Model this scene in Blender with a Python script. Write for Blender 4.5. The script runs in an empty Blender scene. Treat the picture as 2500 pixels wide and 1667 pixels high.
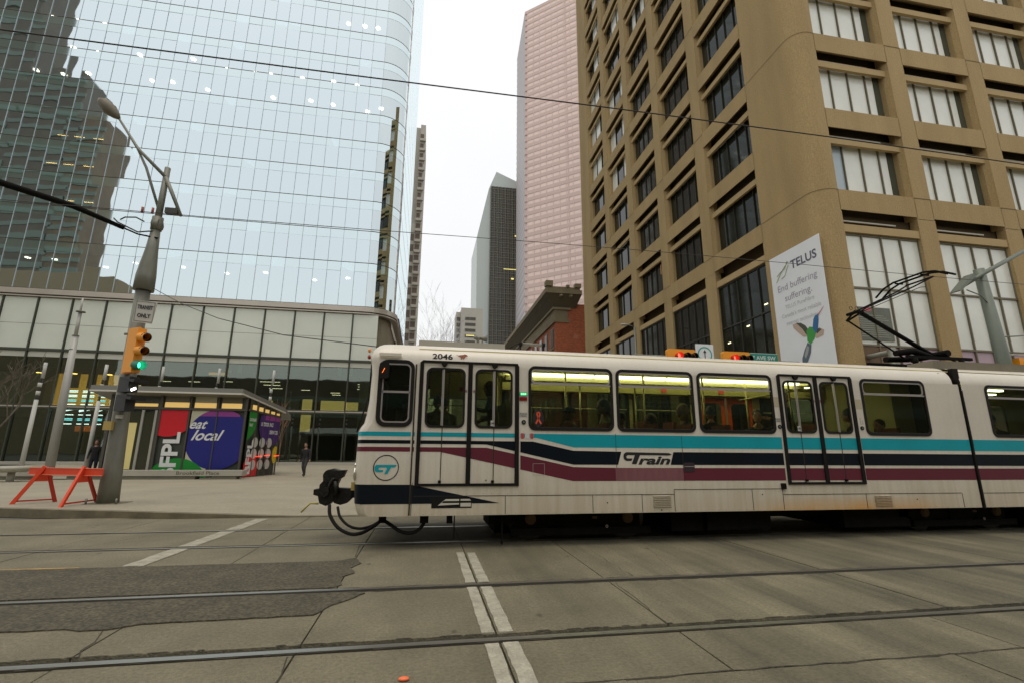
import bpy, bmesh, math, random
from mathutils import Vector, Matrix
from mathutils.geometry import tessellate_polygon
random.seed(7)
S = bpy.context.scene
C = S.collection
R = math.radians
# ---------------------------------------------------------------- camera, sky, sun, exposure
cam = bpy.data.objects.new('camera', bpy.data.cameras.new('camera')); C.objects.link(cam); S.camera = cam
cam.data.sensor_width = 36.0; cam.data.lens = 16.826; cam.data.clip_start = 0.05; cam.data.clip_end = 3000
_a, _b, _c = R(10.011), R(12.823), R(0.4325)
_f = Vector((math.sin(_a)*math.cos(_b), math.cos(_a)*math.cos(_b), math.sin(_b)))
_r = Vector((math.cos(_a), -math.sin(_a), 0)); _u = _r.cross(_f)
_r2 = math.cos(_c)*_r + math.sin(_c)*_u; _u2 = -math.sin(_c)*_r + math.cos(_c)*_u
cam.matrix_world = Matrix(((_r2.x, _u2.x, -_f.x, 0), (_r2.y, _u2.y, -_f.y, 0), (_r2.z, _u2.z, -_f.z, 1.35), (0, 0, 0, 1)))
W = bpy.data.worlds.new('World'); S.world = W; W.use_nodes = True
nt = W.node_tree; nt.nodes.clear()
wo = nt.nodes.new('ShaderNodeOutputWorld'); sky = nt.nodes.new('ShaderNodeTexSky')
sky.sky_type = 'NISHITA'; sky.sun_disc = False; sky.sun_elevation = R(80); sky.sun_rotation = R(200)
sky.air_density = 1.5; sky.dust_density = 4.0
b1 = nt.nodes.new('ShaderNodeBackground'); b1.inputs[1].default_value = 0.05
b2 = nt.nodes.new('ShaderNodeBackground'); b2.inputs[1].default_value = 0.94
ge = nt.nodes.new('ShaderNodeNewGeometry'); sx = nt.nodes.new('ShaderNodeSeparateXYZ'); rp = nt.nodes.new('ShaderNodeValToRGB')
nz = nt.nodes.new('ShaderNodeTexNoise'); nz.inputs['Scale'].default_value = 2.2; nz.inputs['Detail'].default_value = 4
mxw = nt.nodes.new('ShaderNodeMixRGB'); mxw.blend_type = 'MULTIPLY'; mxw.inputs[0].default_value = 0.13
rp.color_ramp.elements[0].position = 0.0; rp.color_ramp.elements[0].color = (0.93, 0.905, 0.865, 1)
rp.color_ramp.elements[1].position = 1.0; rp.color_ramp.elements[1].color = (1.06, 1.015, 0.95, 1)
nt.links.new(ge.outputs['Incoming'], sx.inputs[0])
ab = nt.nodes.new('ShaderNodeMath'); ab.operation = 'ABSOLUTE'
nt.links.new(sx.outputs['Z'], ab.inputs[0]); nt.links.new(ab.outputs[0], rp.inputs[0])
nt.links.new(ge.outputs['Incoming'], nz.inputs['Vector'])
nt.links.new(rp.outputs[0], mxw.inputs[1]); nt.links.new(nz.outputs[0], mxw.inputs[2])
nt.links.new(mxw.outputs[0], b2.inputs[0]); nt.links.new(sky.outputs[0], b1.inputs[0])
ad = nt.nodes.new('ShaderNodeAddShader'); nt.links.new(b1.outputs[0], ad.inputs[0]); nt.links.new(b2.outputs[0], ad.inputs[1])
nt.links.new(ad.outputs[0], wo.inputs[0])
sun = bpy.data.objects.new('sun', bpy.data.lights.new('sun', 'SUN')); C.objects.link(sun)
sun.data.energy = 0.6; sun.data.angle = R(35); sun.data.color = (1.0, 0.93, 0.80)
_sd = Vector((math.sin(R(200))*math.cos(R(80)), math.cos(R(200))*math.cos(R(80)), math.sin(R(80))))
sun.rotation_euler = _sd.to_track_quat('Z', 'Y').to_euler()
S.view_settings.view_transform = 'Standard'; S.view_settings.look = 'None'
S.view_settings.exposure = 0.0; S.view_settings.gamma = 1.0; S.view_settings.use_curve_mapping = False
S.cycles.max_bounces = 8; S.cycles.transparent_max_bounces = 16; S.cycles.glossy_bounces = 4; S.cycles.diffuse_bounces = 3
# ---------------------------------------------------------------- materials
MT = {}
def mat(name, col, rough=0.6, metal=0.0, var=0.0, vs=3.0, bump=0.0, bs=40.0, stretch=(1, 1, 1), col2=None, spec=0.5, var2=0.0, vs2=30, coat=0.0):
    if name in MT: return MT[name]
    m = bpy.data.materials.new(name); m.use_nodes = True; MT[name] = m
    t = m.node_tree; p = t.nodes['Principled BSDF']
    p.inputs['Base Color'].default_value = (*col, 1); p.inputs['Roughness'].default_value = rough
    p.inputs['Metallic'].default_value = metal; p.inputs['Specular IOR Level'].default_value = spec
    p.inputs['Coat Weight'].default_value = coat
    if var or bump or var2:
        tc = t.nodes.new('ShaderNodeTexCoord'); mp = t.nodes.new('ShaderNodeMapping'); mp.inputs['Scale'].default_value = stretch
        t.links.new(tc.outputs['Object'], mp.inputs[0])
    last = None
    if var:
        n = t.nodes.new('ShaderNodeTexNoise'); n.inputs['Scale'].default_value = vs; n.inputs['Detail'].default_value = 6; n.inputs['Roughness'].default_value = 0.6
        t.links.new(mp.outputs[0], n.inputs['Vector'])
        r = t.nodes.new('ShaderNodeValToRGB'); r.color_ramp.elements[0].position = 0.3; r.color_ramp.elements[1].position = 0.7
        c2 = col2 if col2 else tuple(c*(1-var) for c in col)
        r.color_ramp.elements[0].color = (*c2, 1); r.color_ramp.elements[1].color = (*col, 1)
        t.links.new(n.outputs[0], r.inputs[0]); t.links.new(r.outputs[0], p.inputs['Base Color']); last = r.outputs[0]
    if var2:
        n = t.nodes.new('ShaderNodeTexNoise'); n.inputs['Scale'].default_value = vs2; n.inputs['Detail'].default_value = 4
        t.links.new(tc.outputs['Object'], n.inputs['Vector'])
        mr = t.nodes.new('ShaderNodeMapRange'); mr.inputs['From Min'].default_value = .3; mr.inputs['From Max'].default_value = .7
        mr.inputs['To Min'].default_value = 1-var2; mr.inputs['To Max'].default_value = 1+var2
        mx = t.nodes.new('ShaderNodeVectorMath'); mx.operation = 'SCALE'
        t.links.new(n.outputs[0], mr.inputs[0]); t.links.new(mr.outputs[0], mx.inputs['Scale'])
        if last: t.links.new(last, mx.inputs[0])
        else: mx.inputs[0].default_value = col
        t.links.new(mx.outputs[0], p.inputs['Base Color'])
    if bump:
        n = t.nodes.new('ShaderNodeTexNoise'); n.inputs['Scale'].default_value = bs; n.inputs['Detail'].default_value = 5
        b = t.nodes.new('ShaderNodeBump'); b.inputs['Strength'].default_value = bump; b.inputs['Distance'].default_value = 0.02
        t.links.new(mp.outputs[0], n.inputs['Vector']); t.links.new(n.outputs[0], b.inputs['Height']); t.links.new(b.outputs[0], p.inputs['Normal'])
    return m
def emit(name, col, st):
    if name in MT: return MT[name]
    m = bpy.data.materials.new(name); m.use_nodes = True; MT[name] = m
    p = m.node_tree.nodes['Principled BSDF']; p.inputs['Base Color'].default_value = (*[min(.8, c) for c in col], 1)
    p.inputs['Emission Color'].default_value = (*col, 1); p.inputs['Emission Strength'].default_value = st
    return m
def glass(name, tint, refl, rough=0.02, gcol=(1, 1, 1), fres=True, wob=0.0, ws=0.6):
    if name in MT: return MT[name]
    m = bpy.data.materials.new(name); m.use_nodes = True; MT[name] = m
    t = m.node_tree; t.nodes.clear(); o = t.nodes.new('ShaderNodeOutputMaterial')
    tr = t.nodes.new('ShaderNodeBsdfTransparent'); tr.inputs[0].default_value = (*tint, 1)
    g = t.nodes.new('ShaderNodeBsdfGlossy'); g.inputs[0].default_value = (*gcol, 1); g.inputs['Roughness'].default_value = rough
    mx = t.nodes.new('ShaderNodeMixShader'); mx.inputs[0].default_value = refl
    if fres:
        l = t.nodes.new('ShaderNodeLayerWeight'); l.inputs[0].default_value = 0.5
        mr = t.nodes.new('ShaderNodeMapRange'); mr.inputs['From Min'].default_value = .55; mr.inputs['To Min'].default_value = refl; mr.inputs['To Max'].default_value = min(1, refl+0.6)
        t.links.new(l.outputs['Facing'], mr.inputs[0]); t.links.new(mr.outputs[0], mx.inputs[0])
    if wob:
        tc = t.nodes.new('ShaderNodeTexCoord'); n = t.nodes.new('ShaderNodeTexNoise'); n.inputs['Scale'].default_value = ws; n.inputs['Detail'].default_value = 1
        b = t.nodes.new('ShaderNodeBump'); b.inputs['Strength'].default_value = 1; b.inputs['Distance'].default_value = wob
        t.links.new(tc.outputs['Object'], n.inputs['Vector']); t.links.new(n.outputs[0], b.inputs['Height']); t.links.new(b.outputs[0], g.inputs['Normal'])
    t.links.new(tr.outputs[0], mx.inputs[1]); t.links.new(g.outputs[0], mx.inputs[2]); t.links.new(mx.outputs[0], o.inputs[0])
    return m
# ---------------------------------------------------------------- mesh builder
class M:
    def __init__(s): s.v = []; s.f = []; s.mi = []; s.sm = []
    def add(s, vs, fs, m=0, smooth=False):
        o = len(s.v); s.v += [tuple(v) for v in vs]
        for f in fs: s.f.append(tuple(i+o for i in f)); s.mi.append(m); s.sm.append(smooth)
        return s
    def box(s, x0, x1, y0, y1, z0, z1, m=0):
        return s.add([(x0,y0,z0),(x1,y0,z0),(x1,y1,z0),(x0,y1,z0),(x0,y0,z1),(x1,y0,z1),(x1,y1,z1),(x0,y1,z1)],
              [(0,3,2,1),(4,5,6,7),(0,1,5,4),(1,2,6,5),(2,3,7,6),(3,0,4,7)], m)
    def bar(s, a, b, w, t, m=0, up=(0,0,1)):
        a = Vector(a); b = Vector(b); d = (b-a).normalized(); u = Vector(up)
        if abs(d.dot(u)) > .98: u = Vector((0,1,0))
        x = d.cross(u).normalized()*(w/2); y = x.cross(d).normalized()*(t/2)
        vs = [p+i*x+j*y for p in (a, b) for i, j in ((-1,-1),(1,-1),(1,1),(-1,1))]
        return s.add(vs, [(0,3,2,1),(4,5,6,7),(0,1,5,4),(1,2,6,5),(2,3,7,6),(3,0,4,7)], m)
    def tube(s, pts, r, n=8, m=0, caps=True, smooth=True):
        pts = [Vector(p) for p in pts]; rs = r if isinstance(r, (list, tuple)) else [r]*len(pts); vs = []
        ref = None
        for i, p in enumerate(pts):
            d = ((pts[i+1] if i+1 < len(pts) else p) - (pts[i-1] if i else p)).normalized()
            if ref is None: ref = d.orthogonal().normalized()
            ref = (ref - d*ref.dot(d)).normalized(); bi = d.cross(ref)
            for k in range(n):
                t = 2*math.pi*k/n; vs.append(p + rs[i]*(math.cos(t)*ref + math.sin(t)*bi))
        fs = [(i*n+k, i*n+(k+1)%n, (i+1)*n+(k+1)%n, (i+1)*n+k) for i in range(len(pts)-1) for k in range(n)]
        s.add(vs, fs, m, smooth)
        if caps: s.add(vs[:n], [tuple(range(n))[::-1]], m); s.add(vs[-n:], [tuple(range(n))], m)
        return s
    def ell(s, c, r, m=0, n=12, k=8, rot=None):
        vs = []
        for i in range(k+1):
            ph = math.pi*i/k
            for j in range(n):
                th = 2*math.pi*j/n; v = Vector((r[0]*math.sin(ph)*math.cos(th), r[1]*math.sin(ph)*math.sin(th), r[2]*math.cos(ph)))
                if rot: v = rot @ v
                vs.append(v+Vector(c))
        return s.add(vs, [(i*n+j, i*n+(j+1)%n, (i+1)*n+(j+1)%n, (i+1)*n+j) for i in range(k) for j in range(n)], m, True)
    def prism(s, loop, fn, d0, d1, m=0, caps=(1, 1), smooth=False, side_m=None):
        n = len(loop); a = [fn(u, v, d0) for u, v in loop]; b = [fn(u, v, d1) for u, v in loop]
        tri = tessellate_polygon([[Vector((u, v, 0)) for u, v in loop]])
        if caps[0]: s.add(a, [tuple(t) for t in tri], m)
        if caps[1]: s.add(b, [tuple(t) for t in tri], m)
        s.add(a+b, [(i, (i+1) % n, n+(i+1) % n, n+i) for i in range(n)], m if side_m is None else side_m, smooth)
        return s
    def ring(s, outer, inner, fn, d0, d1, m=0):
        n = len(outer); L = [fn(u,v,d0) for u,v in outer]+[fn(u,v,d0) for u,v in inner]+[fn(u,v,d1) for u,v in outer]+[fn(u,v,d1) for u,v in inner]
        fs = []
        for i in range(n):
            j = (i+1) % n; fs += [(i,j,n+j,n+i), (2*n+i,2*n+j,3*n+j,3*n+i), (i,j,2*n+j,2*n+i), (n+i,n+j,3*n+j,3*n+i)]
        return s.add(L, fs, m)
    def sheet(s, outer, holes, fn, d, m=0):
        loops = [outer]+list(holes); al = [p for l in loops for p in l]
        tri = tessellate_polygon([[Vector((u, v, 0)) for u, v in l] for l in loops])
        return s.add([fn(u, v, d) for u, v in al], [tuple(t) for t in tri], m)
    def build(s, name, mats, parent=None, world=True, smooth_all=False, recalc=True):
        me = bpy.data.meshes.new(name); o = Vector((0, 0, 0))
        if parent is not None and world: o = wl(parent)
        me.from_pydata([(v[0]-o.x, v[1]-o.y, v[2]-o.z) for v in s.v], [], s.f)
        for mm in (mats if isinstance(mats, (list, tuple)) else [mats]): me.materials.append(mm)
        for p, mi, sm in zip(me.polygons, s.mi, s.sm): p.material_index = mi; p.use_smooth = sm or smooth_all
        if recalc:
            b = bmesh.new(); b.from_mesh(me); bmesh.ops.remove_doubles(b, verts=b.verts, dist=1e-5)
            bmesh.ops.recalc_face_normals(b, faces=b.faces); b.to_mesh(me); b.free()
        ob = bpy.data.objects.new(name, me); C.objects.link(ob)
        if parent is not None: ob.parent = parent
        return ob
def wl(o):
    v = Vector(o.location)
    while o.parent: o = o.parent; v += o.location
    return v
def tag(o, label=None, cat=None, group=None, kind=None):
    if label: o['label'] = label
    if cat: o['category'] = cat
    if group: o['group'] = group
    if kind: o['kind'] = kind
    return o
def thing(name, label, cat, loc=(0, 0, 0), rz=0, group=None):
    o = bpy.data.objects.new(name, None); C.objects.link(o); o.location = loc; o.rotation_euler = (0, 0, rz)
    o.empty_display_size = .2
    return tag(o, label, cat, group)
def struct(name, mb, m, label=None):
    o = mb.build(name, m); o['kind'] = 'structure'
    if label: o['label'] = label
    return o
def inst(src, name, parent, loc=(0, 0, 0), rz=0):
    o = bpy.data.objects.new(name, src.data); C.objects.link(o); o.parent = parent; o.location = loc; o.rotation_euler = (0, 0, rz); return o
def dup(root, loc, rz, label, group=None):
    r = root.copy(); C.objects.link(r); r.location = loc; r.rotation_euler = (0, 0, rz); r['label'] = label
    for ch in list(root.children):
        c = ch.copy(); C.objects.link(c); c.parent = r
        for g in ch.children:
            d = g.copy(); C.objects.link(d); d.parent = c
    return r
def rr(x0, x1, z0, z1, r, n=5):
    out = []
    for cx, cz, a in ((x1-r, z1-r, 0), (x0+r, z1-r, 90), (x0+r, z0+r, 180), (x1-r, z0+r, 270)):
        for k in range(n+1):
            t = R(a+90*k/n); out.append((cx+r*math.cos(t), cz+r*math.sin(t)))
    return out
def circ(cx, cz, r, n=28, rx=None): return [(cx+(rx or r)*math.cos(2*math.pi*k/n), cz+r*math.sin(2*math.pi*k/n)) for k in range(n)]
def clip(poly, axis, val, keep_less):
    out = []
    for i in range(len(poly)):
        a, b = poly[i], poly[(i+1) % len(poly)]
        ina = (a[axis] <= val) == keep_less or a[axis] == val; inb = (b[axis] <= val) == keep_less or b[axis] == val
        if ina: out.append(a)
        if ina != inb:
            t = (val-a[axis])/(b[axis]-a[axis]); out.append((a[0]+t*(b[0]-a[0]), a[1]+t*(b[1]-a[1])))
    return out
def clipr(p, x0, x1, z0=None, z1=None):
    p = clip(p, 0, x0, False)
    if p: p = clip(p, 0, x1, True)
    if p and z0 is not None: p = clip(p, 1, z0, False)
    if p and z1 is not None: p = clip(p, 1, z1, True)
    return p
def curve(pts, n=5):            # Catmull-Rom points through pts
    P = [Vector(p) for p in pts]; P = [P[0]*2-P[1]]+P+[P[-1]*2-P[-2]]; out = []
    for i in range(1, len(P)-2):
        for k in range(n):
            t = k/n; a, b, c, d = P[i-1:i+3]
            out.append(.5*((2*b)+(c-a)*t+(2*a-5*b+4*c-d)*t*t+(3*b-a-3*c+d)*t**3))
    return out+[P[-2]]
XZ = lambda u, v, d: (u, d, v)      # facade facing the street: u = X, v = Z, d = Y
XY = lambda u, v, d: (u, v, d)
def text2d(s, size, bold=0.0, shear=0.0, align='LEFT', width=None):
    cu = bpy.data.curves.new('t', 'FONT'); cu.body = s; cu.size = size; cu.offset = bold; cu.shear = shear; cu.align_x = align; cu.resolution_u = 3
    o = bpy.data.objects.new('t', cu); C.objects.link(o); dg = bpy.context.evaluated_depsgraph_get()
    me = bpy.data.meshes.new_from_object(o.evaluated_get(dg)); vs = [tuple(v.co) for v in me.vertices]; fs = [tuple(p.vertices) for p in me.polygons]
    bpy.data.objects.remove(o); bpy.data.curves.remove(cu); bpy.data.meshes.remove(me)
    if width and vs:
        x0 = min(v[0] for v in vs); x1 = max(v[0] for v in vs); k = width/(x1-x0)
        vs = [((v[0]-(x0 if align == 'LEFT' else 0))*k, v[1], 0) for v in vs]
    return vs, fs
def lettering(mb, s, size, fn, m=0, **kw):
    vs, fs = text2d(s, size, **kw); mb.add([fn(v[0], v[1]) for v in vs], fs, m)
def mark(mb, name, m, parent):       # flat print: thin sheet without normal repair
    return mb.build(name, m, parent, recalc=False)
# ================================================================ MATERIAL PALETTE
def road_mat():
    m = mat('concrete_road', (0.212, 0.187, 0.115), 0.72, var=0.36, vs=1.1, bump=0.8, bs=75, var2=0.22, vs2=38)
    t = m.node_tree; p = t.nodes['Principled BSDF']
    src = [l for l in t.links if l.to_socket == p.inputs['Base Color']][0].from_socket
    tc = t.nodes.new('ShaderNodeTexCoord'); mp = t.nodes.new('ShaderNodeMapping'); mp.inputs['Scale'].default_value = (1.7, 0.10, 1)
    mp.inputs['Rotation'].default_value = (0, 0, 0.03)
    n = t.nodes.new('ShaderNodeTexNoise'); n.inputs['Scale'].default_value = 1.0; n.inputs['Detail'].default_value = 7; n.inputs['Roughness'].default_value = .62
    r = t.nodes.new('ShaderNodeValToRGB'); r.color_ramp.elements[0].position = .38; r.color_ramp.elements[1].position = .62
    r.color_ramp.elements[0].color = (.42, .44, .43, 1); r.color_ramp.elements[1].color = (1.06, 1.06, 1.04, 1)
    sp = t.nodes.new('ShaderNodeSeparateXYZ'); mr = t.nodes.new('ShaderNodeMapRange'); mr.inputs['From Min'].default_value = -0.5; mr.inputs['From Max'].default_value = 3.0
    mr.inputs['To Min'].default_value = 0.15; mr.inputs['To Max'].default_value = 0.9
    mx = t.nodes.new('ShaderNodeMixRGB'); mx.blend_type = 'MULTIPLY'
    t.links.new(tc.outputs['Object'], mp.inputs[0]); t.links.new(mp.outputs[0], n.inputs['Vector']); t.links.new(n.outputs[0], r.inputs[0])
    t.links.new(tc.outputs['Object'], sp.inputs[0]); t.links.new(sp.outputs[0], mr.inputs[0]); t.links.new(mr.outputs[0], mx.inputs[0])
    t.links.new(src, mx.inputs[1]); t.links.new(r.outputs[0], mx.inputs[2])
    # small dark oil and gum spots
    vo = t.nodes.new('ShaderNodeTexVoronoi'); vo.inputs['Scale'].default_value = 2.6
    mp2 = t.nodes.new('ShaderNodeMapping'); mp2.inputs['Scale'].default_value = (1, .55, 1); t.links.new(tc.outputs['Object'], mp2.inputs[0]); t.links.new(mp2.outputs[0], vo.inputs['Vector'])
    r2 = t.nodes.new('ShaderNodeValToRGB'); r2.color_ramp.elements[0].position = .05; r2.color_ramp.elements[1].position = .085
    r2.color_ramp.elements[0].color = (.45, .45, .45, 1); r2.color_ramp.elements[1].color = (1, 1, 1, 1)
    mx2 = t.nodes.new('ShaderNodeMixRGB'); mx2.blend_type = 'MULTIPLY'; mx2.inputs[0].default_value = .8
    t.links.new(vo.outputs['Distance'], r2.inputs[0]); t.links.new(mx.outputs[0], mx2.inputs[1]); t.links.new(r2.outputs[0], mx2.inputs[2])
    t.links.new(mx2.outputs[0], p.inputs['Base Color'])
    return m
ROAD = road_mat()
JOINT = mat('joint_filler', (0.055, 0.05, 0.035), 0.9, var=.4, vs=8)
ASPH = mat('asphalt_patch', (0.100, 0.087, 0.054), 0.9, var=0.35, vs=2.5, bump=1.0, bs=60, var2=.55, vs2=34)
PLAZA = mat('plaza_concrete', (0.33, 0.295, 0.212), 0.8, var=0.22, vs=.6, bump=0.3, bs=50, var2=.12, vs2=16)
KERB = mat('kerb_concrete', (0.21, 0.18, 0.11), 0.85, var=0.45, vs=3, bump=0.4, bs=40)
RAILM = mat('polished_rail', (0.50, 0.48, 0.43), 0.36, 1.0, var=.25, vs=2, stretch=(.3, 20, 20))
RAILD = mat('rail_groove', (0.025, 0.022, 0.016), 0.8)
PAINT = mat('worn_white_paint', (0.42, 0.395, 0.30), 0.8, var=0.42, vs=7, bump=.5, bs=60, var2=.15, vs2=60)
YELL = mat('worn_yellow_paint', (0.45, 0.28, 0.08), 0.8, var=0.4, vs=8)
# ================================================================ GROUND
struct('ground', M().box(-400, 500, -120, 900, -0.6, -0.06), mat('far_asphalt', (0.12, 0.115, 0.095), 0.9, var=.2, vs=.2), 'wide flat ground under the street and the blocks')
road = thing('road', None, None); road['kind'] = 'structure'; road['label'] = 'worn concrete roadway with two pairs of sunken tram rails'
M().box(-30, 45, -14, 10.93, -0.07, -0.022).build('road_bed', JOINT, road)
JA = [-29, -24, -19, -14.5, -10.6, -7.7, -4.97, -2.23, -0.80, 0.60, 2.0, 4.72, 7.6, 10.4, 13.2, 17, 22, 28, 36, 44]
JB = [-29, -20, -13, -7.7, -3.6, -0.81, 3.68, 8.2, 13, 20, 30, 44]
JC = [-29, -18, -10.6, -4.97, -2.22, -0.8, 0.6, 2.0, 4.3, 7.2, 10.4, 14, 20, 30, 44]
random.seed(3)
for y0, y1, J in ((-14, -6, JB), (-6, 3.118, JB), (3.13, 3.80, JC), (3.985, 5.27, JA), (5.425, 7.735, JA), (7.905, 9.20, JA), (9.355, 10.92, JA)):
    for a, b in zip(J, J[1:]):
        e = .007; h = random.uniform(-.004, 0)
        if y0 >= 7.9 and a < -7: h = -.002
        M().box(a+e, b-e, y0, y1, -0.05, h).build('road_slab', ROAD, road)
for (yh0, yh1, yg0, yg1) in ((3.838, 3.900, 3.900, 3.975), (5.345, 5.405, 5.280, 5.345), (7.765, 7.828, 7.828, 7.890), (9.264, 9.325, 9.205, 9.264)):
    r = M().box(-30, 45, yh0, yh1, -0.03, 0.003).build('rail', RAILM, road)
    M().box(-30, 45, yg0+.004, yg1-.004, -0.06, -0.018).build('rail_groove', RAILD, r)
    lo = min(yh0, yg0); hi = max(yh1, yg1)
def jag(p, q, n, amp):
    return [(p[0]+(q[0]-p[0])*t/n+random.uniform(-amp, amp), p[1]+(q[1]-p[1])*t/n+random.uniform(-amp, amp)) for t in range(n)]
def rough_poly(pts, amp, step=.12):
    out = []
    for a, b in zip(pts, pts[1:]+pts[:1]):
        n = max(1, int(math.dist(a, b)/step)); out += jag(a, b, n, amp)
    return out
def rough_open(pts, amp, step):
    out = []
    for a, b in zip(pts, pts[1:]): out += jag(a, b, max(1, int(math.dist(a, b)/step)), amp)
    return out+[pts[-1]]
near = rough_open([(-0.60, 5.262), (-0.50, 5.20), (-0.62, 5.02), (-0.75, 4.86), (-0.80, 4.72), (-0.84, 4.62), (-1.37, 4.61), (-2.12, 4.60), (-2.3, 4.50), (-2.5, 4.50), (-2.62, 4.56), (-3.04, 4.55), (-8, 4.58)], .009, .07)+[(-14, 4.58), (-14, 5.27)]
far = [(-14, 5.435)]+rough_open([(-0.83, 5.44), (-0.77, 5.53), (-0.82, 5.86), (-0.70, 6.02), (-0.79, 6.25), (-0.70, 6.5), (-0.80, 6.8), (-1.0, 6.66), (-1.49, 6.65), (-2.05, 6.66), (-3.58, 6.67), (-4.6, 6.69), (-9, 6.70)], .010, .07)+[(-14, 6.70)]
M().prism(near, XY, -0.001, 0.009).build('asphalt_patch', ASPH, road)
M().prism(far, XY, -0.001, 0.009).build('asphalt_patch', ASPH, road)
# painted lines, split where the rails pass
def strip(x0, x1, segs, mtl=PAINT, nm='crosswalk_line', amp=.005):
    for (ya, yb) in segs:
        pts = rough_poly([(x0, ya), (x1, ya), (x1, yb), (x0, yb)], amp, .07)
        M().prism(pts, XY, -0.002, 0.0055).build(nm, mtl, road)
strip(0.487, 0.585, [(2.0, 3.11), (3.14, 3.79), (4.0, 5.26), (5.44, 6.98)])
strip(0.622, 0.735, [(2.0, 3.11), (3.14, 3.79), (4.0, 5.26), (5.44, 6.93)])
for (ya, yb) in ((6.72, 7.72), (7.92, 9.19), (9.37, 10.7)):
    xa = -3.41+(ya-6.7)*.05; xb = -3.41+(yb-6.7)*.05
    M().prism(rough_poly([(xa, ya), (xa+.23, ya), (xb+.23, yb), (xb, yb)], .01, .1), XY, -0.002, 0.0055).build('stop_line', PAINT, road)
M().prism(rough_poly([(-14, 6.71), (-3.85, 6.69), (-3.85, 6.74), (-14, 6.76)], .006, .2), XY, -0.002, 0.0055).build('yellow_line', YELL, road)
# pavement with kerb that drops to the road at the corner
edge = [(-30, 14.0), (-16, 13.2), (-11, 12.6), (-8.5, 12.03), (-7.0, 11.55), (-5.85, 11.25), (-4.9, 11.03), (-4.05, 10.97), (-3.3, 10.95), (-2.6, 10.95), (-1.0, 10.95), (12.9, 10.95)]
hz = [.12, .12, .12, .12, .12, .115, .10, .075, .04, .012, .006, .006]
pm = M(); vs = []
for (x, y), z in zip(edge, hz): vs += [(x, y, -.05), (x, y, z), (x, y+.16, z+.002), (x, 17.0, min(z, .1)+.002), (x, 22.0, .012), (x, 60, .012)]
n = len(edge)
pm.add(vs, [(i*6+k, (i+1)*6+k, (i+1)*6+k+1, i*6+k+1) for i in range(n-1) for k in range(2, 5)], 0)
pm.add(vs, [(i*6+k, (i+1)*6+k, (i+1)*6+k+1, i*6+k+1) for i in range(n-1) for k in range(0, 2)], 1)
struct('plaza_pavement', pm, [PLAZA, KERB], 'pale concrete plaza and pavement with a low stained kerb')
g = M().box(-30, 45, 10.92, 11.3, -.5, -.015); struct('gutter', g, KERB)
struct('cross_street', M().box(-1.5, 12.9, 17.5, 400, -.05, .022), mat('street_asphalt', (0.11, .105, .085), .9, var=.3, vs=.6), 'grey side street running away between the towers')
struct('corner_pavement', M().box(12.9, 60, 11.35, 200, -.05, .13), PLAZA)
struct('near_pavement', M().box(-60, 60, -40, -14, -.05, .10), PLAZA)
tag(M().ell((-0.06, 3.32, .008), (.034, .022, .012), n=14, k=6).build('pavement_marker', mat('orange_plastic', (.85, .17, .05), .4)), 'small orange plastic marker lying on the concrete at the bottom edge', 'marker')

CRK = mat('crack', (.045, .038, .025), .95)
def crack(x0, y0, x1, y1, w=.006, amp=.018):
    w *= .6; n = max(4, int(math.dist((x0, y0), (x1, y1))/.14))
    pts = [(x0+(x1-x0)*k/n+random.uniform(-amp, amp), y0+(y1-y0)*k/n+random.uniform(-amp, amp)) for k in range(n+1)]
    mb = M()
    for a, b in zip(pts, pts[1:]):
        d = Vector((b[0]-a[0], b[1]-a[1], 0)).normalized(); nn = Vector((-d.y, d.x, 0))*w*random.uniform(.4, 1)
        mb.add([(a[0]-nn.x, a[1]-nn.y, .0012), (b[0]-nn.x, b[1]-nn.y, .0012), (b[0]+nn.x, b[1]+nn.y, .0012), (a[0]+nn.x, a[1]+nn.y, .0012)], [(0, 1, 2, 3)])
    mb.build('crack', CRK, road, recalc=False)
random.seed(21)
for a in ((2.36, 6.9, 2.34, 5.45), (1.99, 3.99, 2.05, 5.25, .008), (.62, 3.13, 1.25, 3.12, .012), (1.25, 3.12, 3.68, 3.12, .014), (3.68, 3.12, 5.4, 3.14, .012), (-.80, 6.9, -.86, 7.7, .012), (-.79, 3.2, -.84, 3.8, .012), (-2.2, 4.0, -2.32, 4.5, .012), (-4.6, 8.0, -4.2, 9.1), (2.9, 5.5, 3.3, 7.2, .004), (4.74, 4.0, 4.70, 5.2, .006), (-2.15, 8.0, -2.3, 9.2)): crack(*a)
# ragged filler along the rails
for (yy, sgn) in ((3.83, -1), (3.985, 1), (5.27, -1), (5.415, 1)):
    mb = M(); x = -9.0
    while x < 16:
        w_ = random.uniform(.05, .22); d_ = random.uniform(.004, .022)
        if random.random() < .62: mb.add([(x, yy, .0011), (x+w_, yy, .0011), (x+w_*.8, yy+sgn*d_, .0011), (x+w_*.15, yy+sgn*d_*.8, .0011)], [(0, 1, 2, 3)])
        x += w_
    o_ = mb.build('chipped_joint', CRK, road, recalc=False); o_['kind'] = 'stuff'
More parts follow.
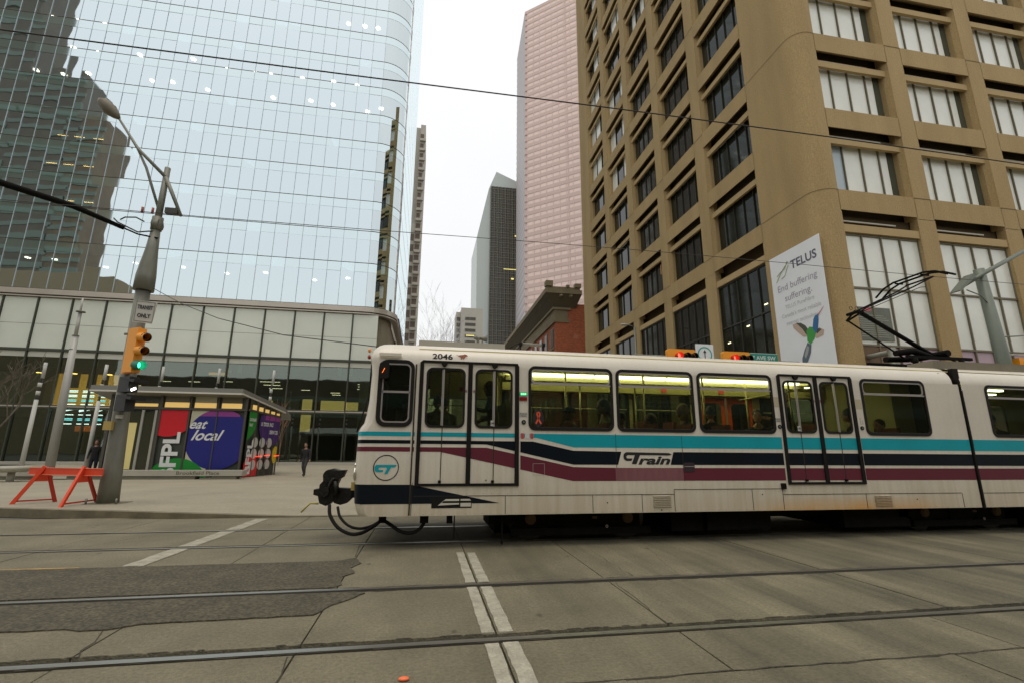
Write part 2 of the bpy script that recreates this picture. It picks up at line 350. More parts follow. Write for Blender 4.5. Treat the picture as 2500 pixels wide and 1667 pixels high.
# ================================================================ LIGHT RAIL TRAIN
def train_white():
    m = mat('train_white', (0.73, 0.675, 0.565), 0.28, var=.10, vs=1.3, var2=.04, vs2=60, bump=.12, bs=1.6)
    t = m.node_tree; p = t.nodes['Principled BSDF']
    src = [l for l in t.links if l.to_socket == p.inputs['Base Color']][0].from_socket
    tc = t.nodes.new('ShaderNodeTexCoord'); sp = t.nodes.new('ShaderNodeSeparateXYZ'); t.links.new(tc.outputs['Object'], sp.inputs[0])
    # vertical dirt streaks, heavier towards the skirt
    mp = t.nodes.new('ShaderNodeMapping'); mp.inputs['Scale'].default_value = (9, 2, .5); t.links.new(tc.outputs['Object'], mp.inputs[0])
    n = t.nodes.new('ShaderNodeTexNoise'); n.inputs['Scale'].default_value = 1.5; n.inputs['Detail'].default_value = 6; t.links.new(mp.outputs[0], n.inputs['Vector'])
    mz = t.nodes.new('ShaderNodeMapRange'); mz.inputs['From Min'].default_value = 1.25; mz.inputs['From Max'].default_value = .4; t.links.new(sp.outputs['Z'], mz.inputs[0])
    mn = t.nodes.new('ShaderNodeMapRange'); mn.inputs['From Min'].default_value = .38; mn.inputs['From Max'].default_value = .75; t.links.new(n.outputs[0], mn.inputs[0])
    ad = t.nodes.new('ShaderNodeMath'); ad.operation = 'MULTIPLY_ADD'; ad.inputs[1].default_value = .55; t.links.new(mz.outputs[0], ad.inputs[0])
    mm = t.nodes.new('ShaderNodeMath'); mm.operation = 'MULTIPLY'; mm.inputs[1].default_value = .38; t.links.new(mn.outputs[0], mm.inputs[0]); mk_ = t.nodes.new('ShaderNodeMapRange'); mk_.inputs['From Min'].default_value = 2.2; mk_.inputs['From Max'].default_value = .7; mk_.inputs['To Min'].default_value = .25; t.links.new(sp.outputs['Z'], mk_.inputs[0])
    m3 = t.nodes.new('ShaderNodeMath'); m3.operation = 'MULTIPLY'; t.links.new(mm.outputs[0], m3.inputs[0]); t.links.new(mk_.outputs[0], m3.inputs[1]); t.links.new(m3.outputs[0], ad.inputs[2])
    cl = t.nodes.new('ShaderNodeMath'); cl.operation = 'MULTIPLY'; cl.inputs[1].default_value = .85; cl.use_clamp = True; t.links.new(ad.outputs[0], cl.inputs[0])
    mx = t.nodes.new('ShaderNodeMixRGB'); mx.inputs[2].default_value = (.42, .335, .19, 1); t.links.new(cl.outputs[0], mx.inputs[0]); t.links.new(src, mx.inputs[1])
    # rust bloom along the skirt by the second door
    def rng(sock, a, b, c, d):
        r = t.nodes.new('ShaderNodeValToRGB'); r.color_ramp.elements[0].position = a; r.color_ramp.elements[0].color = (0,0,0,1)
        e = r.color_ramp.elements[1]; e.position = b; e.color = (1,1,1,1)
        e = r.color_ramp.elements.new(c); e.color = (1,1,1,1); e = r.color_ramp.elements.new(d); e.color = (0,0,0,1)
        t.links.new(sock, r.inputs[0]); return r.outputs[0]
    sx = t.nodes.new('ShaderNodeMath'); sx.operation = 'MULTIPLY_ADD'; sx.inputs[1].default_value = .1; sx.inputs[2].default_value = .4; t.links.new(sp.outputs['X'], sx.inputs[0])
    gx = rng(sx.outputs[0], .50, .62, .78, .90)
    gz = t.nodes.new('ShaderNodeMapRange'); gz.inputs['From Min'].default_value = .66; gz.inputs['From Max'].default_value = .46; t.links.new(sp.outputs['Z'], gz.inputs[0])
    n2 = t.nodes.new('ShaderNodeTexNoise'); n2.inputs['Scale'].default_value = 2.5; t.links.new(tc.outputs['Object'], n2.inputs['Vector'])
    a = t.nodes.new('ShaderNodeMath'); a.operation = 'MULTIPLY'; t.links.new(gx, a.inputs[0]); t.links.new(gz.outputs[0], a.inputs[1])
    b = t.nodes.new('ShaderNodeMath'); b.operation = 'MULTIPLY'; b.use_clamp = True; t.links.new(a.outputs[0], b.inputs[0]); t.links.new(n2.outputs[0], b.inputs[1])
    b2_ = t.nodes.new('ShaderNodeMath'); b2_.operation = 'MULTIPLY'; b2_.inputs[1].default_value = 1.5; b2_.use_clamp = True; t.links.new(b.outputs[0], b2_.inputs[0])
    mx2 = t.nodes.new('ShaderNodeMixRGB'); mx2.inputs[2].default_value = (.62, .32, .08, 1); t.links.new(b2_.outputs[0], mx2.inputs[0]); t.links.new(mx.outputs[0], mx2.inputs[1])
    t.links.new(mx2.outputs[0], p.inputs['Base Color'])
    return m
WHT = train_white()
BLK = mat('black_rubber', (0.012, 0.011, 0.009), 0.7, spec=.15)
DRK = mat('grimy_black_steel', (0.009, 0.008, 0.006), 0.8, var=.5, vs=6, bump=.3, bs=30, spec=.12)
CYAN = mat('cyan_stripe', (0.0, 0.34, 0.40), 0.35, var=.12, vs=2)
NAVY = mat('navy_stripe', (0.005, 0.009, 0.015), 0.30, var=.3, vs=1.2, spec=.22)
MARO = mat('maroon_stripe', (0.135, 0.022, 0.036), 0.40, var=.12, vs=2, spec=.3)
MARF = mat('faded_maroon', (0.235, 0.085, 0.095), 0.5, var=.25, vs=3, stretch=(6, 1, .8))
CHRO = mat('brushed_aluminium', (0.55, 0.50, 0.47), 0.35, .8)
SEAM = mat('panel_gap', (0.03, 0.024, 0.012), 0.9)
GRIM = mat('brown_grime', (0.10, 0.075, 0.035), 0.9)
TGL = glass('tinted_train_glass', (0.55, 0.585, 0.465), 0.05, .03, (.8, .9, .85))
YEL = mat('cream_interior', (0.60, 0.54, 0.25), 0.6)
YEL2 = mat('olive_interior', (0.28, 0.25, 0.08), 0.6)
ORA = mat('orange_interior_door', (0.72, 0.10, 0.015), 0.45)
GRYI = mat('interior_floor', (0.08, 0.075, 0.06), .7)
SEAT = mat('seat_fabric', (0.16, 0.05, 0.03), .9)
tr = thing('light_rail_train', 'white light rail train with cyan, navy and maroon stripes crossing the junction', 'train', (4.0, 8.525, 0))
Y0, Y1 = 7.2, 9.85
def nose(z):
    T = [(.44, -.84), (.47, -.88), (.52, -.91), (.62, -.935), (.9, -.955), (1.05, -.965), (1.6, -.955), (1.66, -.93), (1.72, -.885), (1.85, -.86), (2.05, -.835), (2.45, -.825), (2.60, -.84), (2.72, -.88), (3.2, -.80)]
    for (a, b), (c, d) in zip(T, T[1:]):
        if z <= c: return b+(d-b)*(z-a)/(c-a)
    return T[-1][1]
zl = [.45, .47, .50, .56, .62, .75, .9, 1.05, 1.3, 1.6, 1.66, 1.72, 1.85, 2.05, 2.45, 2.60]
RC = .13
# near side wall with openings
win1 = [(1.535, 2.90), (2.96, 4.295), (4.37, 5.75), (7.50, 8.85)]
doors1 = [(-0.10, 1.36), (5.88, 7.31)]
w = M()
def seg(x0, x1, lo=.45, hi=2.6, wins=(), left=None, y=Y0): w.sheet((left if left else [(x0, lo)])+[(x1, lo), (x1, hi)]+([] if left else [(x0, hi)]), [rr(a, b, 1.66, 2.598, .10) for a, b in wins], XZ, y)
w.sheet([(-.10, .45), (-.10, 2.6)]+[(nose(z)+RC, z) for z in reversed(zl)], [rr(-.70, -.205, 1.69, 2.598, .12)], XZ, Y0)
for x0, x1, ws in ((-.10, 1.36, None), (1.36, 5.88, win1[:3]), (5.88, 7.31, None), (7.31, 9.62, win1[3:])):
    if ws is None: seg(x0, x1, .45, .87)
    else: seg(x0, x1, wins=ws)
w.build('side_wall', WHT, tr)
wi = M(); w_keep = w; w = wi
for x0, x1, ws in ((1.45, 5.80, win1[:3]), (7.4, 9.6, win1[3:])): seg(x0, x1, .95, 2.62, ws, y=Y0+.06)
wi.build('near_lining', YEL2, tr)
# far side wall with its own windows and orange doors
FWN = ((1.55, 2.84), (2.98, 4.27), (4.42, 5.70), (-.05, 1.28), (7.5, 8.85))
fh = [rr(a, b, 1.60, 2.585, .1) for a, b in FWN] + [[(5.93, 1.0), (7.30, 1.0), (7.30, 2.55), (5.93, 2.55)]]
fw = M().sheet([(-.75, .45), (9.6, .45), (9.6, 2.6), (-.75, 2.6)], fh, XZ, Y1)
fw.build('far_side_wall', WHT, tr)
M().sheet([(-.2, .95), (9.6, .95), (9.6, 2.85), (-.2, 2.85)], fh, XZ, Y1-.05).build('inner_lining', YEL, tr)
for a, b in FWN:
    M().ring(rr(a-.03, b+.03, 1.57, 2.615, .12), rr(a+.03, b-.03, 1.63, 2.555, .09), XZ, Y1-.08, Y1-.055).build('inner_window_frame', BLK, tr)
    M().box(a, b, Y1-.03, Y1-.01, 1.6, 2.55).build('far_window_pane', TGL, tr)
    M().box(a+.03, b-.03, Y1-.085, Y1-.06, 2.225, 2.24).build('sash_bar', YEL, tr)
for a, b in ((5.95, 6.59), (6.64, 7.28)):
    dd = M(); dd.sheet([(a, 1.0), (b, 1.0), (b, 2.54), (a, 2.54)], [rr(a+.10, b-.10, 1.40, 2.42, .1)], XZ, Y1-.06)
    d = dd.build('far_door', ORA, tr); M().box(a+.08, b-.08, Y1-.05, Y1-.045, 1.38, 2.44).build('far_door_pane', TGL, d)
    M().box((a+b)/2-.02, (a+b)/2+.02, Y1-.10, Y1-.07, 1.0, 2.4).build('door_post', BLK, d)
# roof shell and cab nose
def outline(x1, inset, fi, z, n=6):
    f = nose(z)+fi; r = RC+.02; pts = []
    yn, yf = Y0+inset, Y1-inset
    pts.append((x1, yn, z))
    for k in range(n+1):
        t = R(90*k/n); pts.append((f+r-r*math.sin(t)-0, yn+r-r*math.cos(t), z))
    for k in range(n+1):
        t = R(90*k/n); pts.append((f+r-r*math.cos(t), yf-r+r*math.sin(t), z))
    pts.append((x1, yf, z)); return pts
rm = M(); lev = []
for k in range(0, 10):
    t = R(10*k) ; lev.append(outline(9.5, .35*(1-math.cos(t)), .16*(1-math.cos(t)), 2.6+.35*math.sin(t)))
lev.append(outline(9.5, .75, .22, 3.0)); lev.append(outline(9.5, 1.2, .3, 3.03))
n = len(lev[0]); vs = [p for l in lev for p in l]
rm.add(vs, [(i*n+k, i*n+k+1, (i+1)*n+k+1, (i+1)*n+k) for i in range(len(lev)-1) for k in range(n-1)], 0, True)
rm.box(-.55, 9.5, 8.3, 8.75, 3.02, 3.035)
rm.build('roof_shell', WHT, tr)
fm = M(); vs = []
for z in zl:
    o_ = outline(nose(z)+RC+.0, 0, 0, z)[1:-1]; o_[0] = (nose(z)+RC, Y0, z); vs += o_
n = len(vs)//len(zl)
fm.add(vs, [(i*n+k, i*n+k+1, (i+1)*n+k+1, (i+1)*n+k) for i in range(len(zl)-1) for k in range(n-1)], 0, True)
fm.build('cab_nose', WHT, tr)
M().box(-.02+nose(2.1), nose(2.1)+.02, Y0+.17, Y1-.17, 1.72, 2.6).build('windscreen', mat('dark_windscreen', (.01, .012, .012), .05), tr)
M().tube([(-.98, 7.36, 1.60), (-.93, 7.34, 1.78), (-.87, 7.40, 2.1)], .012, 6).build('wiper', BLK, tr)
# articulated far section, cut off by the frame
s2 = M().sheet([(9.69, .45), (22, .45), (22, 2.6), (9.69, 2.6)], [rr(a, b, 1.66, 2.64-.05, .10) for a, b in ((10.19, 11.55), (11.62, 12.98), (13.05, 14.4))], XZ, Y0)
vs = []
for x in (9.69, 22):
    for k in range(0, 10): t = R(10*k); vs.append((x, Y0+.35*(1-math.cos(t)), 2.6+.35*math.sin(t)))
    vs += [(x, 7.95, 3.0), (x, 8.4, 3.03), (x, 8.65, 3.03), (x, 9.1, 3.0)]
    for k in range(9, -1, -1): t = R(10*k); vs.append((x, Y1-.35*(1-math.cos(t)), 2.6+.35*math.sin(t)))
n = len(vs)//2; s2.add(vs, [(k, k+1, n+k+1, n+k) for k in range(n-1)], 0, True)
s2.sheet([(9.69, .45), (22, .45), (22, 2.6), (9.69, 2.6)], [rr(a, b, 1.66, 2.55, .10) for a, b in ((10.19, 11.55), (11.62, 12.98), (13.05, 14.4))], XZ, Y1)
s2.build('rear_section_body', WHT, tr)
M().sheet([(9.76, .95), (22, .95), (22, 2.85), (9.76, 2.85)], [rr(a, b, 1.66, 2.55, .10) for a, b in ((10.19, 11.55), (11.62, 12.98), (13.05, 14.4))], XZ, Y1-.04).box(10.2, 22, Y1-.03, Y1-.02, 1.6, 2.6, 1).build('rear_inner_lining', [YEL2, TGL], tr)
# bellows of the joint
bl = M(); bp = [(9.30, 2.80), (9.52, 2.76), (9.62, 2.66), (9.655, 2.5), (9.66, 1.5), (9.66, .44)]
for a, b in zip(bp, bp[1:]): bl.bar((a[0], Y0-.004+(.09 if a[1] > 2.7 else .02 if a[1] > 2.6 else 0), a[1]), (b[0], Y0-.008+(.02 if b[1] > 2.6 and b[1] < 2.7 else .09 if b[1] > 2.7 else 0), b[1]), .035, .03)
bl.box(9.58, 9.71, Y0+.02, Y1-.02, .46, 2.9); bl.build('bellows', BLK, tr)
M().box(9.53, 12.4, 7.5, 8.0, 2.93, 3.10).box(9.48, 9.9, 7.48, 7.7, 2.92, 2.99).build('roof_duct', mat('brown_grey_roof_paint', (.22, .19, .13), .7, var=.2, vs=4), tr)
M().box(-.17, 1.25, 7.75, 9.3, 2.98, 3.09).build('roof_panel', mat('grey_roof_paint', (.35, .33, .27), .7), tr)
h = M(); h.tube([(.98, 8.05, 3.235), (.86, 8.05, 3.235)], [.062, .02], 14); h.tube([(.86, 8.05, 3.235), (.78, 8.05, 3.235)], [.03, .03], 10)
h.tube([(.80, 7.95, 3.22), (.74, 7.95, 3.22)], [.045, .02], 12); h.box(.80, .84, 8.0, 8.08, 3.0, 3.22); h.box(.89, .91, 8.02, 8.08, 3.0, 3.2)
h.build('horn', mat('grey_horn', (.20, .19, .15), .5), tr)
h = M(); h.tube([(1.58, 8.0, 3.165), (1.98, 8.0, 3.15)], .028, 10); h.build('roof_tube', mat('grey_horn', (1, 1, 1)), tr)
for x in (1.56, 1.97): M().tube([(x-.02, 8.0, 3.16), (x+.03, 8.0, 3.158)], .038, 10).box(x-.012, x+.012, 7.99, 8.01, 3.0, 3.15).build('tube_clamp', BLK, tr)
M().tube([(1.56, 8.0, 3.17), (1.45, 7.95, 3.13), (1.35, 7.9, 3.05)], .008, 6).build('roof_cable', BLK, tr)
# ---- stripes (flat print on body and door leaves)
cy = [(-.96+.0, 1.545), (1.66, 1.545), (2.24, 1.41), (30, 1.41), (30, 1.605), (-.96, 1.605)]
nv = [(-.96, 1.44), (.90, 1.44), (2.23, 1.155), (2.945, 1.155), (3.005, 1.35), (2.23, 1.36), (1.60, 1.49), (-.96, 1.49)]
nv2 = [(3.815, 1.155), (30, 1.15), (30, 1.35), (3.875, 1.35)]
ma = [(-.96, 1.33), (.22, 1.33), (2.22, .915), (2.90, .915), (2.90, 1.108), (2.23, 1.118), (.90, 1.393), (-.96, 1.393)]
mf = [(2.90, .915), (4.03, .915), (4.03, 1.108), (2.90, 1.108)]
ma2 = [(4.03, .915), (30, .905), (30, 1.10), (4.03, 1.108)]
nsk = [(-.96, .615), (1.11, .612), (-.16, .872), (-.96, .878)]
SEG = [(-.84, -.205, tr), (-.17, -.15, tr), (1.41, 5.83, tr), (7.36, 9.62, tr), (9.69, 22, tr)]
def stripes(x0, x1, parent, y):
    for poly, m, nm in ((cy, CYAN, 'cyan_stripe'), (nv, NAVY, 'navy_stripe'), (nv2, NAVY, 'navy_stripe'), (ma, MARO, 'maroon_stripe'), (mf, MARF, 'faded_maroon_stripe'), (ma2, MARO, 'maroon_stripe')):
        p = clipr(poly, x0, x1)
        if len(p) > 2 and max(q[0] for q in p)-min(q[0] for q in p) > .004:
            mark(M().sheet(p, [], XZ, y), nm, m, parent)
for a, b, pr in SEG: stripes(a, b, pr, Y0-.0025)
mark(M().sheet(clipr(nsk, -.84, 1.2), [], XZ, Y0-.0025), 'navy_skirt_wedge', NAVY, tr)
def wrap(z0, z1, m, nm):       # the stripes carried round the nose
    vs = []
    for z in (z0, z1):
        o_ = outline(nose(z)+RC, 0, 0, z)[1:-1]
        for (x, y, zz) in o_: vs.append((x-.004, y-.003, zz))
        vs[-len(o_)] = (nose(z)+RC+.005, Y0-.003, z)
    n = len(vs)//2; mark(M().add(vs, [(k, k+1, n+k+1, n+k) for k in range(n-1)], 0, True), nm, m, tr)
wrap(1.545, 1.603, CYAN, 'cyan_stripe'); wrap(1.44, 1.49, NAVY, 'navy_stripe'); wrap(1.33, 1.392, MARO, 'maroon_stripe'); wrap(.618, .75, NAVY, 'navy_skirt_wedge'); wrap(.75, .878, NAVY, 'navy_skirt_wedge')
# ---- passenger windows
PLUG = mat('window_gasket', (0.013, 0.012, 0.010), .65, spec=.2)
def side_window(a, b, par=tr, top=2.64):
    g = M().ring(rr(a-.002, b+.002, 1.655, top, .105), rr(a+.038, b-.038, 1.705, top-.045, .075), XZ, Y0-.014, Y0+.01).build('window', PLUG, par)
    M().box(a+.02, b-.02, Y0+.004, Y0+.009, 1.68, top-.02).build('pane', TGL, g)
    s = M().ring(rr(a+.040, b-.040, 2.365, top-.048, .07), rr(a+.058, b-.058, 2.39, top-.068, .055), XZ, Y0-.010, Y0+.003)
    s.box(a+.04, b-.04, Y0-.016, Y0-.001, 2.352, 2.376)
    s.build('sash', CHRO, g)
    M().box(a+.06, b-.06, Y0-.009, Y0-.001, 1.70, 1.706).build('sill_trim', CHRO, g)
    return g
for a, b in win1: side_window(a, b)
for a, b in ((10.19, 11.55), (11.62, 12.98), (13.05, 14.4)): side_window(a, b, top=2.61)
# cab window
g = M().ring(rr(-.715, -.195, 1.675, 2.655, .13), rr(-.655, -.245, 1.735, 2.60, .08), XZ, Y0-.018, Y0+.01).build('cab_window', PLUG, tr)
s = M().ring(rr(-.655, -.245, 1.735, 2.60, .08), rr(-.635, -.265, 1.755, 2.58, .065), XZ, Y0-.012, Y0+.004); s.box(-.65, -.25, Y0-.012, Y0+.002, 2.165, 2.195); s.build('cab_sash', CHRO, g)
M().box(-.68, -.23, Y0+.004, Y0+.009, 1.71, 2.62).build('pane', TGL, g)
M().box(-.72, -.40, Y0-.05, Y0-.0, 2.70, 2.745).build('cab_rain_lip', WHT, tr)
mi_ = M().prism(rr(-.70, -.56, 2.36, 2.60, .04), XZ, Y0-.10, Y0-.04).build('cab_mirror', BLK, tr)
M().bar((-.655, Y0-.104, 2.44), (-.625, Y0-.104, 2.51), .03, .004).build('mirror_lamp', emit('amber_lamp', (1, .18, .02), 2.2), mi_)
# ---- doors
def door(a, b, stick):
    fr = M().ring([(a-.02, .85), (b+.025, .85), (b+.025, 2.62), (b, 2.665), (a+.02, 2.665), (a-.02, 2.63)], [(a+.035, .885), (b-.035, .885), (b-.035, 2.63), (b-.036, 2.632), (a+.036, 2.632), (a+.035, 2.63)], XZ, Y0-.02, Y0+.03).build('door_frame', BLK, tr)
    mid = (a+b)/2+.005
    M().box(mid-.032, mid+.032, Y0-.02, Y0+.02, .88, 2.635).build('centre_post', BLK, fr)
    for k, (x0, x1) in enumerate(((a+.037, mid-.034), (mid+.034, b-.037))):
        wx0, wx1 = x0+.055, x1-.05
        lf = M().sheet([(x0, .887), (x1, .887), (x1, 2.63), (x0, 2.63)], [rr(wx0, wx1, 1.69, 2.545, .085)], XZ, Y0+.004).build('door_leaf', WHT, tr)
        stripes(x0, x1, lf, Y0+.0012)
        M().ring(rr(wx0-.012, wx1+.012, 1.675, 2.56, .095), rr(wx0+.018, wx1-.018, 1.71, 2.525, .07), XZ, Y0-.012, Y0+.006).build('window_gasket', PLUG, lf)
        M().box(wx0, wx1, Y0+.006, Y0+.010, 1.68, 2.55).build('pane', TGL, lf)
        xc = (x0+x1)/2+(.02 if k else -.02)-.01
        M().box(xc-.009, xc+.009, Y0-.014, Y0-.002, 1.70, 2.535).box(xc-.026, xc-.012, Y0-.012, Y0-.0, 1.70, 2.535).build('fold_post', CHRO, lf)
        M().box(xc-.006, xc+.006, Y0-.001, Y0+.002, .89, 1.675).build('fold_gap', SEAM, lf)
        M().prism([(xc-.055, 2.645), (xc+.055, 2.645), (xc+.04, 2.605), (xc+.015, 2.575), (xc-.015, 2.575), (xc-.04, 2.605)], XZ, Y0-.045, Y0-.001).build('door_hinge', BLK, lf)
        M().box(xc-.03, xc+.01, Y0-.03, Y0, .895, .93).build('lower_hinge', DRK, lf)
        q = x1-.03 if k == 0 else x0+.03
        mark(M().ring(circ(q, 2.22, .022, 16), circ(q, 2.22, .017, 16), XZ, Y0-.001, Y0+.001).sheet(circ(q, 2.22, .010, 12), [], XZ, Y0-.001), 'warning_sticker', mat('dark_red_print', (.22, .02, .03), .5), lf)
    if stick:
        mark(M().sheet([(stick, 1.71), (stick+.06, 1.71), (stick+.06, 1.79), (stick, 1.79)], [], XZ, Y0-.0135), 'door_sticker', mat('sticker_white', (.6, .58, .52), .5), tr)
        mark(M().ring(circ(stick+.03, 1.75, .026, 16), circ(stick+.03, 1.75, .021, 16), XZ, Y0-.0145, Y0-.014).sheet([(stick+.015, 1.742), (stick+.045, 1.742), (stick+.045, 1.758), (stick+.015, 1.758)], [], XZ, Y0-.0145), 'sticker_print', BLK, tr)
door(-.10, 1.36, .955); door(5.88, 7.31, 6.15)
M().box(-.185, -.165, Y0-.012, Y0+.002, .46, 2.60).build('cab_seam', SEAM, tr)
M().box(-.19, -.16, Y0+.34, Y1-.34, 2.945, 2.962).build('cab_seam', SEAM, tr)
# panel joints, skirts, louvres
js = M()
for x0, x1, z in ((-.13, 3.32, .715), (3.30, 3.85, .712), (3.85, 5.74, .785), (5.74, 9.24, .695), (9.70, 15, .69)): js.box(x0, x1, Y0-.004, Y0+.002, z-.004, z+.004)
for x, z0, z1 in ((1.19, .46, .715), (2.52, .46, .71), (3.31, .46, .71), (3.845, .46, .785), (5.19, .46, .785), (5.74, .46, .785), (9.25, .46, .69), (-.15, .46, .9), (4.03, .91, 1.60), (2.92, 1.1, 1.62), (7.30, .46, .69)): js.box(x-.003, x+.003, Y0-.0045, Y0+.002, z0, z1)
js.build('panel_joints', SEAM, tr)
rv = M(); x = -.1
while x < 9.5:
    for z in (.74, .47): rv.add([(x, Y0-.0035, z), (x+.006, Y0-.0035, z), (x+.006, Y0-.0035, z+.006), (x, Y0-.0035, z+.006)], [(0, 1, 2, 3)])
    x += .12
rv = rv.build('rivets', SEAM, tr, recalc=False); rv['kind'] = 'stuff'
for x, z in ((3.62, .485), (5.37, .70), (2.75, .60), (8.3, .60), (.9, .93)): M().tube([(x, Y0-.006, z), (x, Y0+.001, z)], .010, 10).build('skirt_lock', SEAM, tr)
M().box(5.72, 5.80, Y0-.03, Y0+.0, .78, .87).build('step_bracket', DRK, tr)
for x0, x1, z0 in ((3.49, 3.78, .52), (7.46, 7.79, .49)):
    for k in range(7):
        M().add([(x0, Y0-.003, z0+k*.026), (x1, Y0-.003, z0+k*.026), (x1, Y0-.022, z0+.012+k*.026), (x0, Y0-.022, z0+.012+k*.026), (x1, Y0-.003, z0+.016+k*.026), (x0, Y0-.003, z0+.016+k*.026)], [(0,1,2,3),(3,2,4,5)]).build('louvre', WHT, tr)
# coupling cover opening on the skirt
M().box(.13, .70, Y0-.004, Y0+.001, .552, .692).build('skirt_opening', BLK, tr)
mark(M().sheet([(.22, .588), (.33, .675), (.52, .675), (.52, .648), (.30, .648), (.27, .62), (.52, .62), (.52, .60)], [], XZ, Y0-.006).sheet([(.54, .675), (.67, .675), (.69, .65), (.54, .65)], [], XZ, Y0-.006).sheet([(.54, .62), (.69, .62), (.69, .57), (.54, .57)], [], XZ, Y0-.006), 'opening_bars', mat('pale_bars', (.55, .52, .42), .5), tr)
# ---- emblems and lettering
INK = mat('black_print', (.015, .015, .017), .45)
mark(M().ring(circ(-.525, 1.105, .178, 40), circ(-.525, 1.105, .165, 40), XZ, Y0-.004, Y0-.003), 'emblem_ring', INK, tr)
mark(M().sheet([(-.66, 1.145), (-.385, 1.145), (-.38, 1.135), (-.41, 1.11), (-.455, 1.11), (-.50, 1.02), (-.545, 1.02), (-.51, 1.095), (-.525, 1.11), (-.61, 1.11), (-.625, 1.098), (-.628, 1.082), (-.612, 1.075), (-.56, 1.075), (-.568, 1.045), (-.65, 1.045), (-.672, 1.06), (-.682, 1.085), (-.682, 1.12)], [], XZ, Y0-.004), 'emblem_letters', CYAN, tr)
lg = M().sheet([(3.085, 1.345), (3.80, 1.335), (3.845, 1.31), (3.80, 1.298), (3.31, 1.302), (3.245, 1.165), (3.165, 1.165), (3.225, 1.30), (3.11, 1.30), (3.085, 1.285), (3.085, 1.262), (3.10, 1.25), (3.185, 1.25), (3.165, 1.213), (3.08, 1.213), (3.045, 1.235), (3.035, 1.28), (3.045, 1.32)], [], XZ, Y0-.004)
lettering(lg, 'rain', .175, lambda u, v: (3.275+u, Y0-.004, 1.165+v), bold=.006, shear=.28, width=.54)
mark(lg, 'line_lettering', INK, tr)
t_ = M(); lettering(t_, '2046', .115, lambda u, v: (.055+u, Y0+.012, 2.695+v), bold=.003, width=.305); mark(t_, 'car_number', INK, tr)
hs = [(.40, 2.775), (.44, 2.765), (.50, 2.772), (.545, 2.785), (.575, 2.775), (.59, 2.755), (.575, 2.752), (.555, 2.745), (.545, 2.725), (.53, 2.722), (.525, 2.705), (.51, 2.70), (.515, 2.72), (.50, 2.72), (.495, 2.70), (.48, 2.705), (.485, 2.725), (.465, 2.74), (.445, 2.748), (.43, 2.758)]
mark(M().sheet(hs, [], XZ, Y0+.014), 'horse_sticker', mat('copper_print', (.42, .17, .10), .5), tr)
GP = mat('grey_label', (.42, .40, .34), .6)
for x, z in ((1.455, 1.885), (5.81, 1.885)):
    l = mark(M().sheet([(x-.06, z-.035), (x+.06, z-.035), (x+.06, z+.035), (x-.06, z+.035)], [], XZ, Y0-.002), 'button_label', GP, tr)
    t_ = M(); lettering(t_, 'Press to', .032, lambda u, v: (x+u, Y0-.004, z+.006+v), align='CENTER', width=.10); lettering(t_, 'Open', .032, lambda u, v: (x+u, Y0-.004, z-.024+v), align='CENTER', width=.07)
    mark(t_, 'label_lettering', INK, l)
for x in (1.46, 5.82, 7.42):
    b = M().tube([(x, Y0-.012, 1.775), (x, Y0+.002, 1.775)], .034, 20).build('door_button', BLK, tr)
    M().tube([(x, Y0-.016, 1.775), (x, Y0-.011, 1.775)], .016, 14).build('button_cap', mat('green_grey', (.10, .14, .12), .4), b)
t_ = M(); lettering(t_, 'Press to', .032, lambda u, v: (7.40+v*.9, Y0-.003, 1.84+u), width=.11); lettering(t_, 'Open', .032, lambda u, v: (7.44+v*.9, Y0-.003, 1.84+u), width=.07); mark(t_, 'label_lettering', INK, tr)
for x in (5.80, 7.42): mark(M().sheet([(x-.06, 2.10), (x+.055, 2.10), (x+.055, 2.27), (x-.06, 2.27)], [], XZ, Y0-.002), 'beige_patch', mat('beige_tape', (.50, .42, .28), .6), tr)
li = M().box(1.395, 1.51, Y0-.014, Y0, 2.175, 2.225).build('door_signal', BLK, tr)
M().box(1.40, 1.505, Y0-.017, Y0-.013, 2.178, 2.222).build('green_lamp', emit('green_lamp', (.0, .55, .12), .8), li)
for x in (1.425, 1.452, 1.48): M().ell((x, Y0-.018, 2.2), (.010, .004, .010), n=8, k=6).build('led', emit('green_led', (.3, 1, .45), 3), li)
M().box(1.395, 1.51, Y0-.014, Y0, 2.10, 2.155).build('red_lamp', mat('dark_red_lens', (.20, .012, .01), .25), li)
RS = mat('red_sticker', (.55, .05, .04), .5)
for x in (1.44, 1.585): mark(M().sheet([(x-.02, 1.53), (x+.022, 1.53), (x+.022, 1.61), (x-.02, 1.61)], [], XZ, Y0-.005), 'red_sticker', RS, tr)
mark(M().sheet([(1.48, 1.53), (1.55, 1.53), (1.55, 1.61), (1.48, 1.61)], [], XZ, Y0-.005), 'white_sticker', mat('sticker_white', (1, 1, 1)), tr)
# awareness ribbon on a dark oval in the first window
ov = mark(M().sheet(circ(1.69, 1.84, .13, 24, rx=.085), [], XZ, Y0+.001), 'window_sticker', INK, tr)
RB = mat('orange_ribbon', (.75, .10, .03), .5)
rb = M()
P_ = [(1.65, 1.755), (1.672, 1.80), (1.70, 1.86), (1.712, 1.90), (1.70, 1.925), (1.68, 1.928), (1.665, 1.905), (1.68, 1.86), (1.705, 1.80), (1.73, 1.755)]
for a, b in zip(P_, P_[1:]): rb.bar((a[0], Y0-.003, a[1]), (b[0], Y0-.003, b[1]), .024, .002, up=(0, 1, 0))
rb.build('ribbon_print', RB, ov)
ht = M().prism(rr(4.04, 4.22, 1.05, 1.19, .02), XZ, Y0-.008, Y0-.002).build('side_hatch', mat('dark_hatch', (.03, .015, .02), .5), tr)
M().box(4.05, 4.21, Y0-.012, Y0-.008, 1.125, 1.135).build('hatch_bar', CHRO, ht)
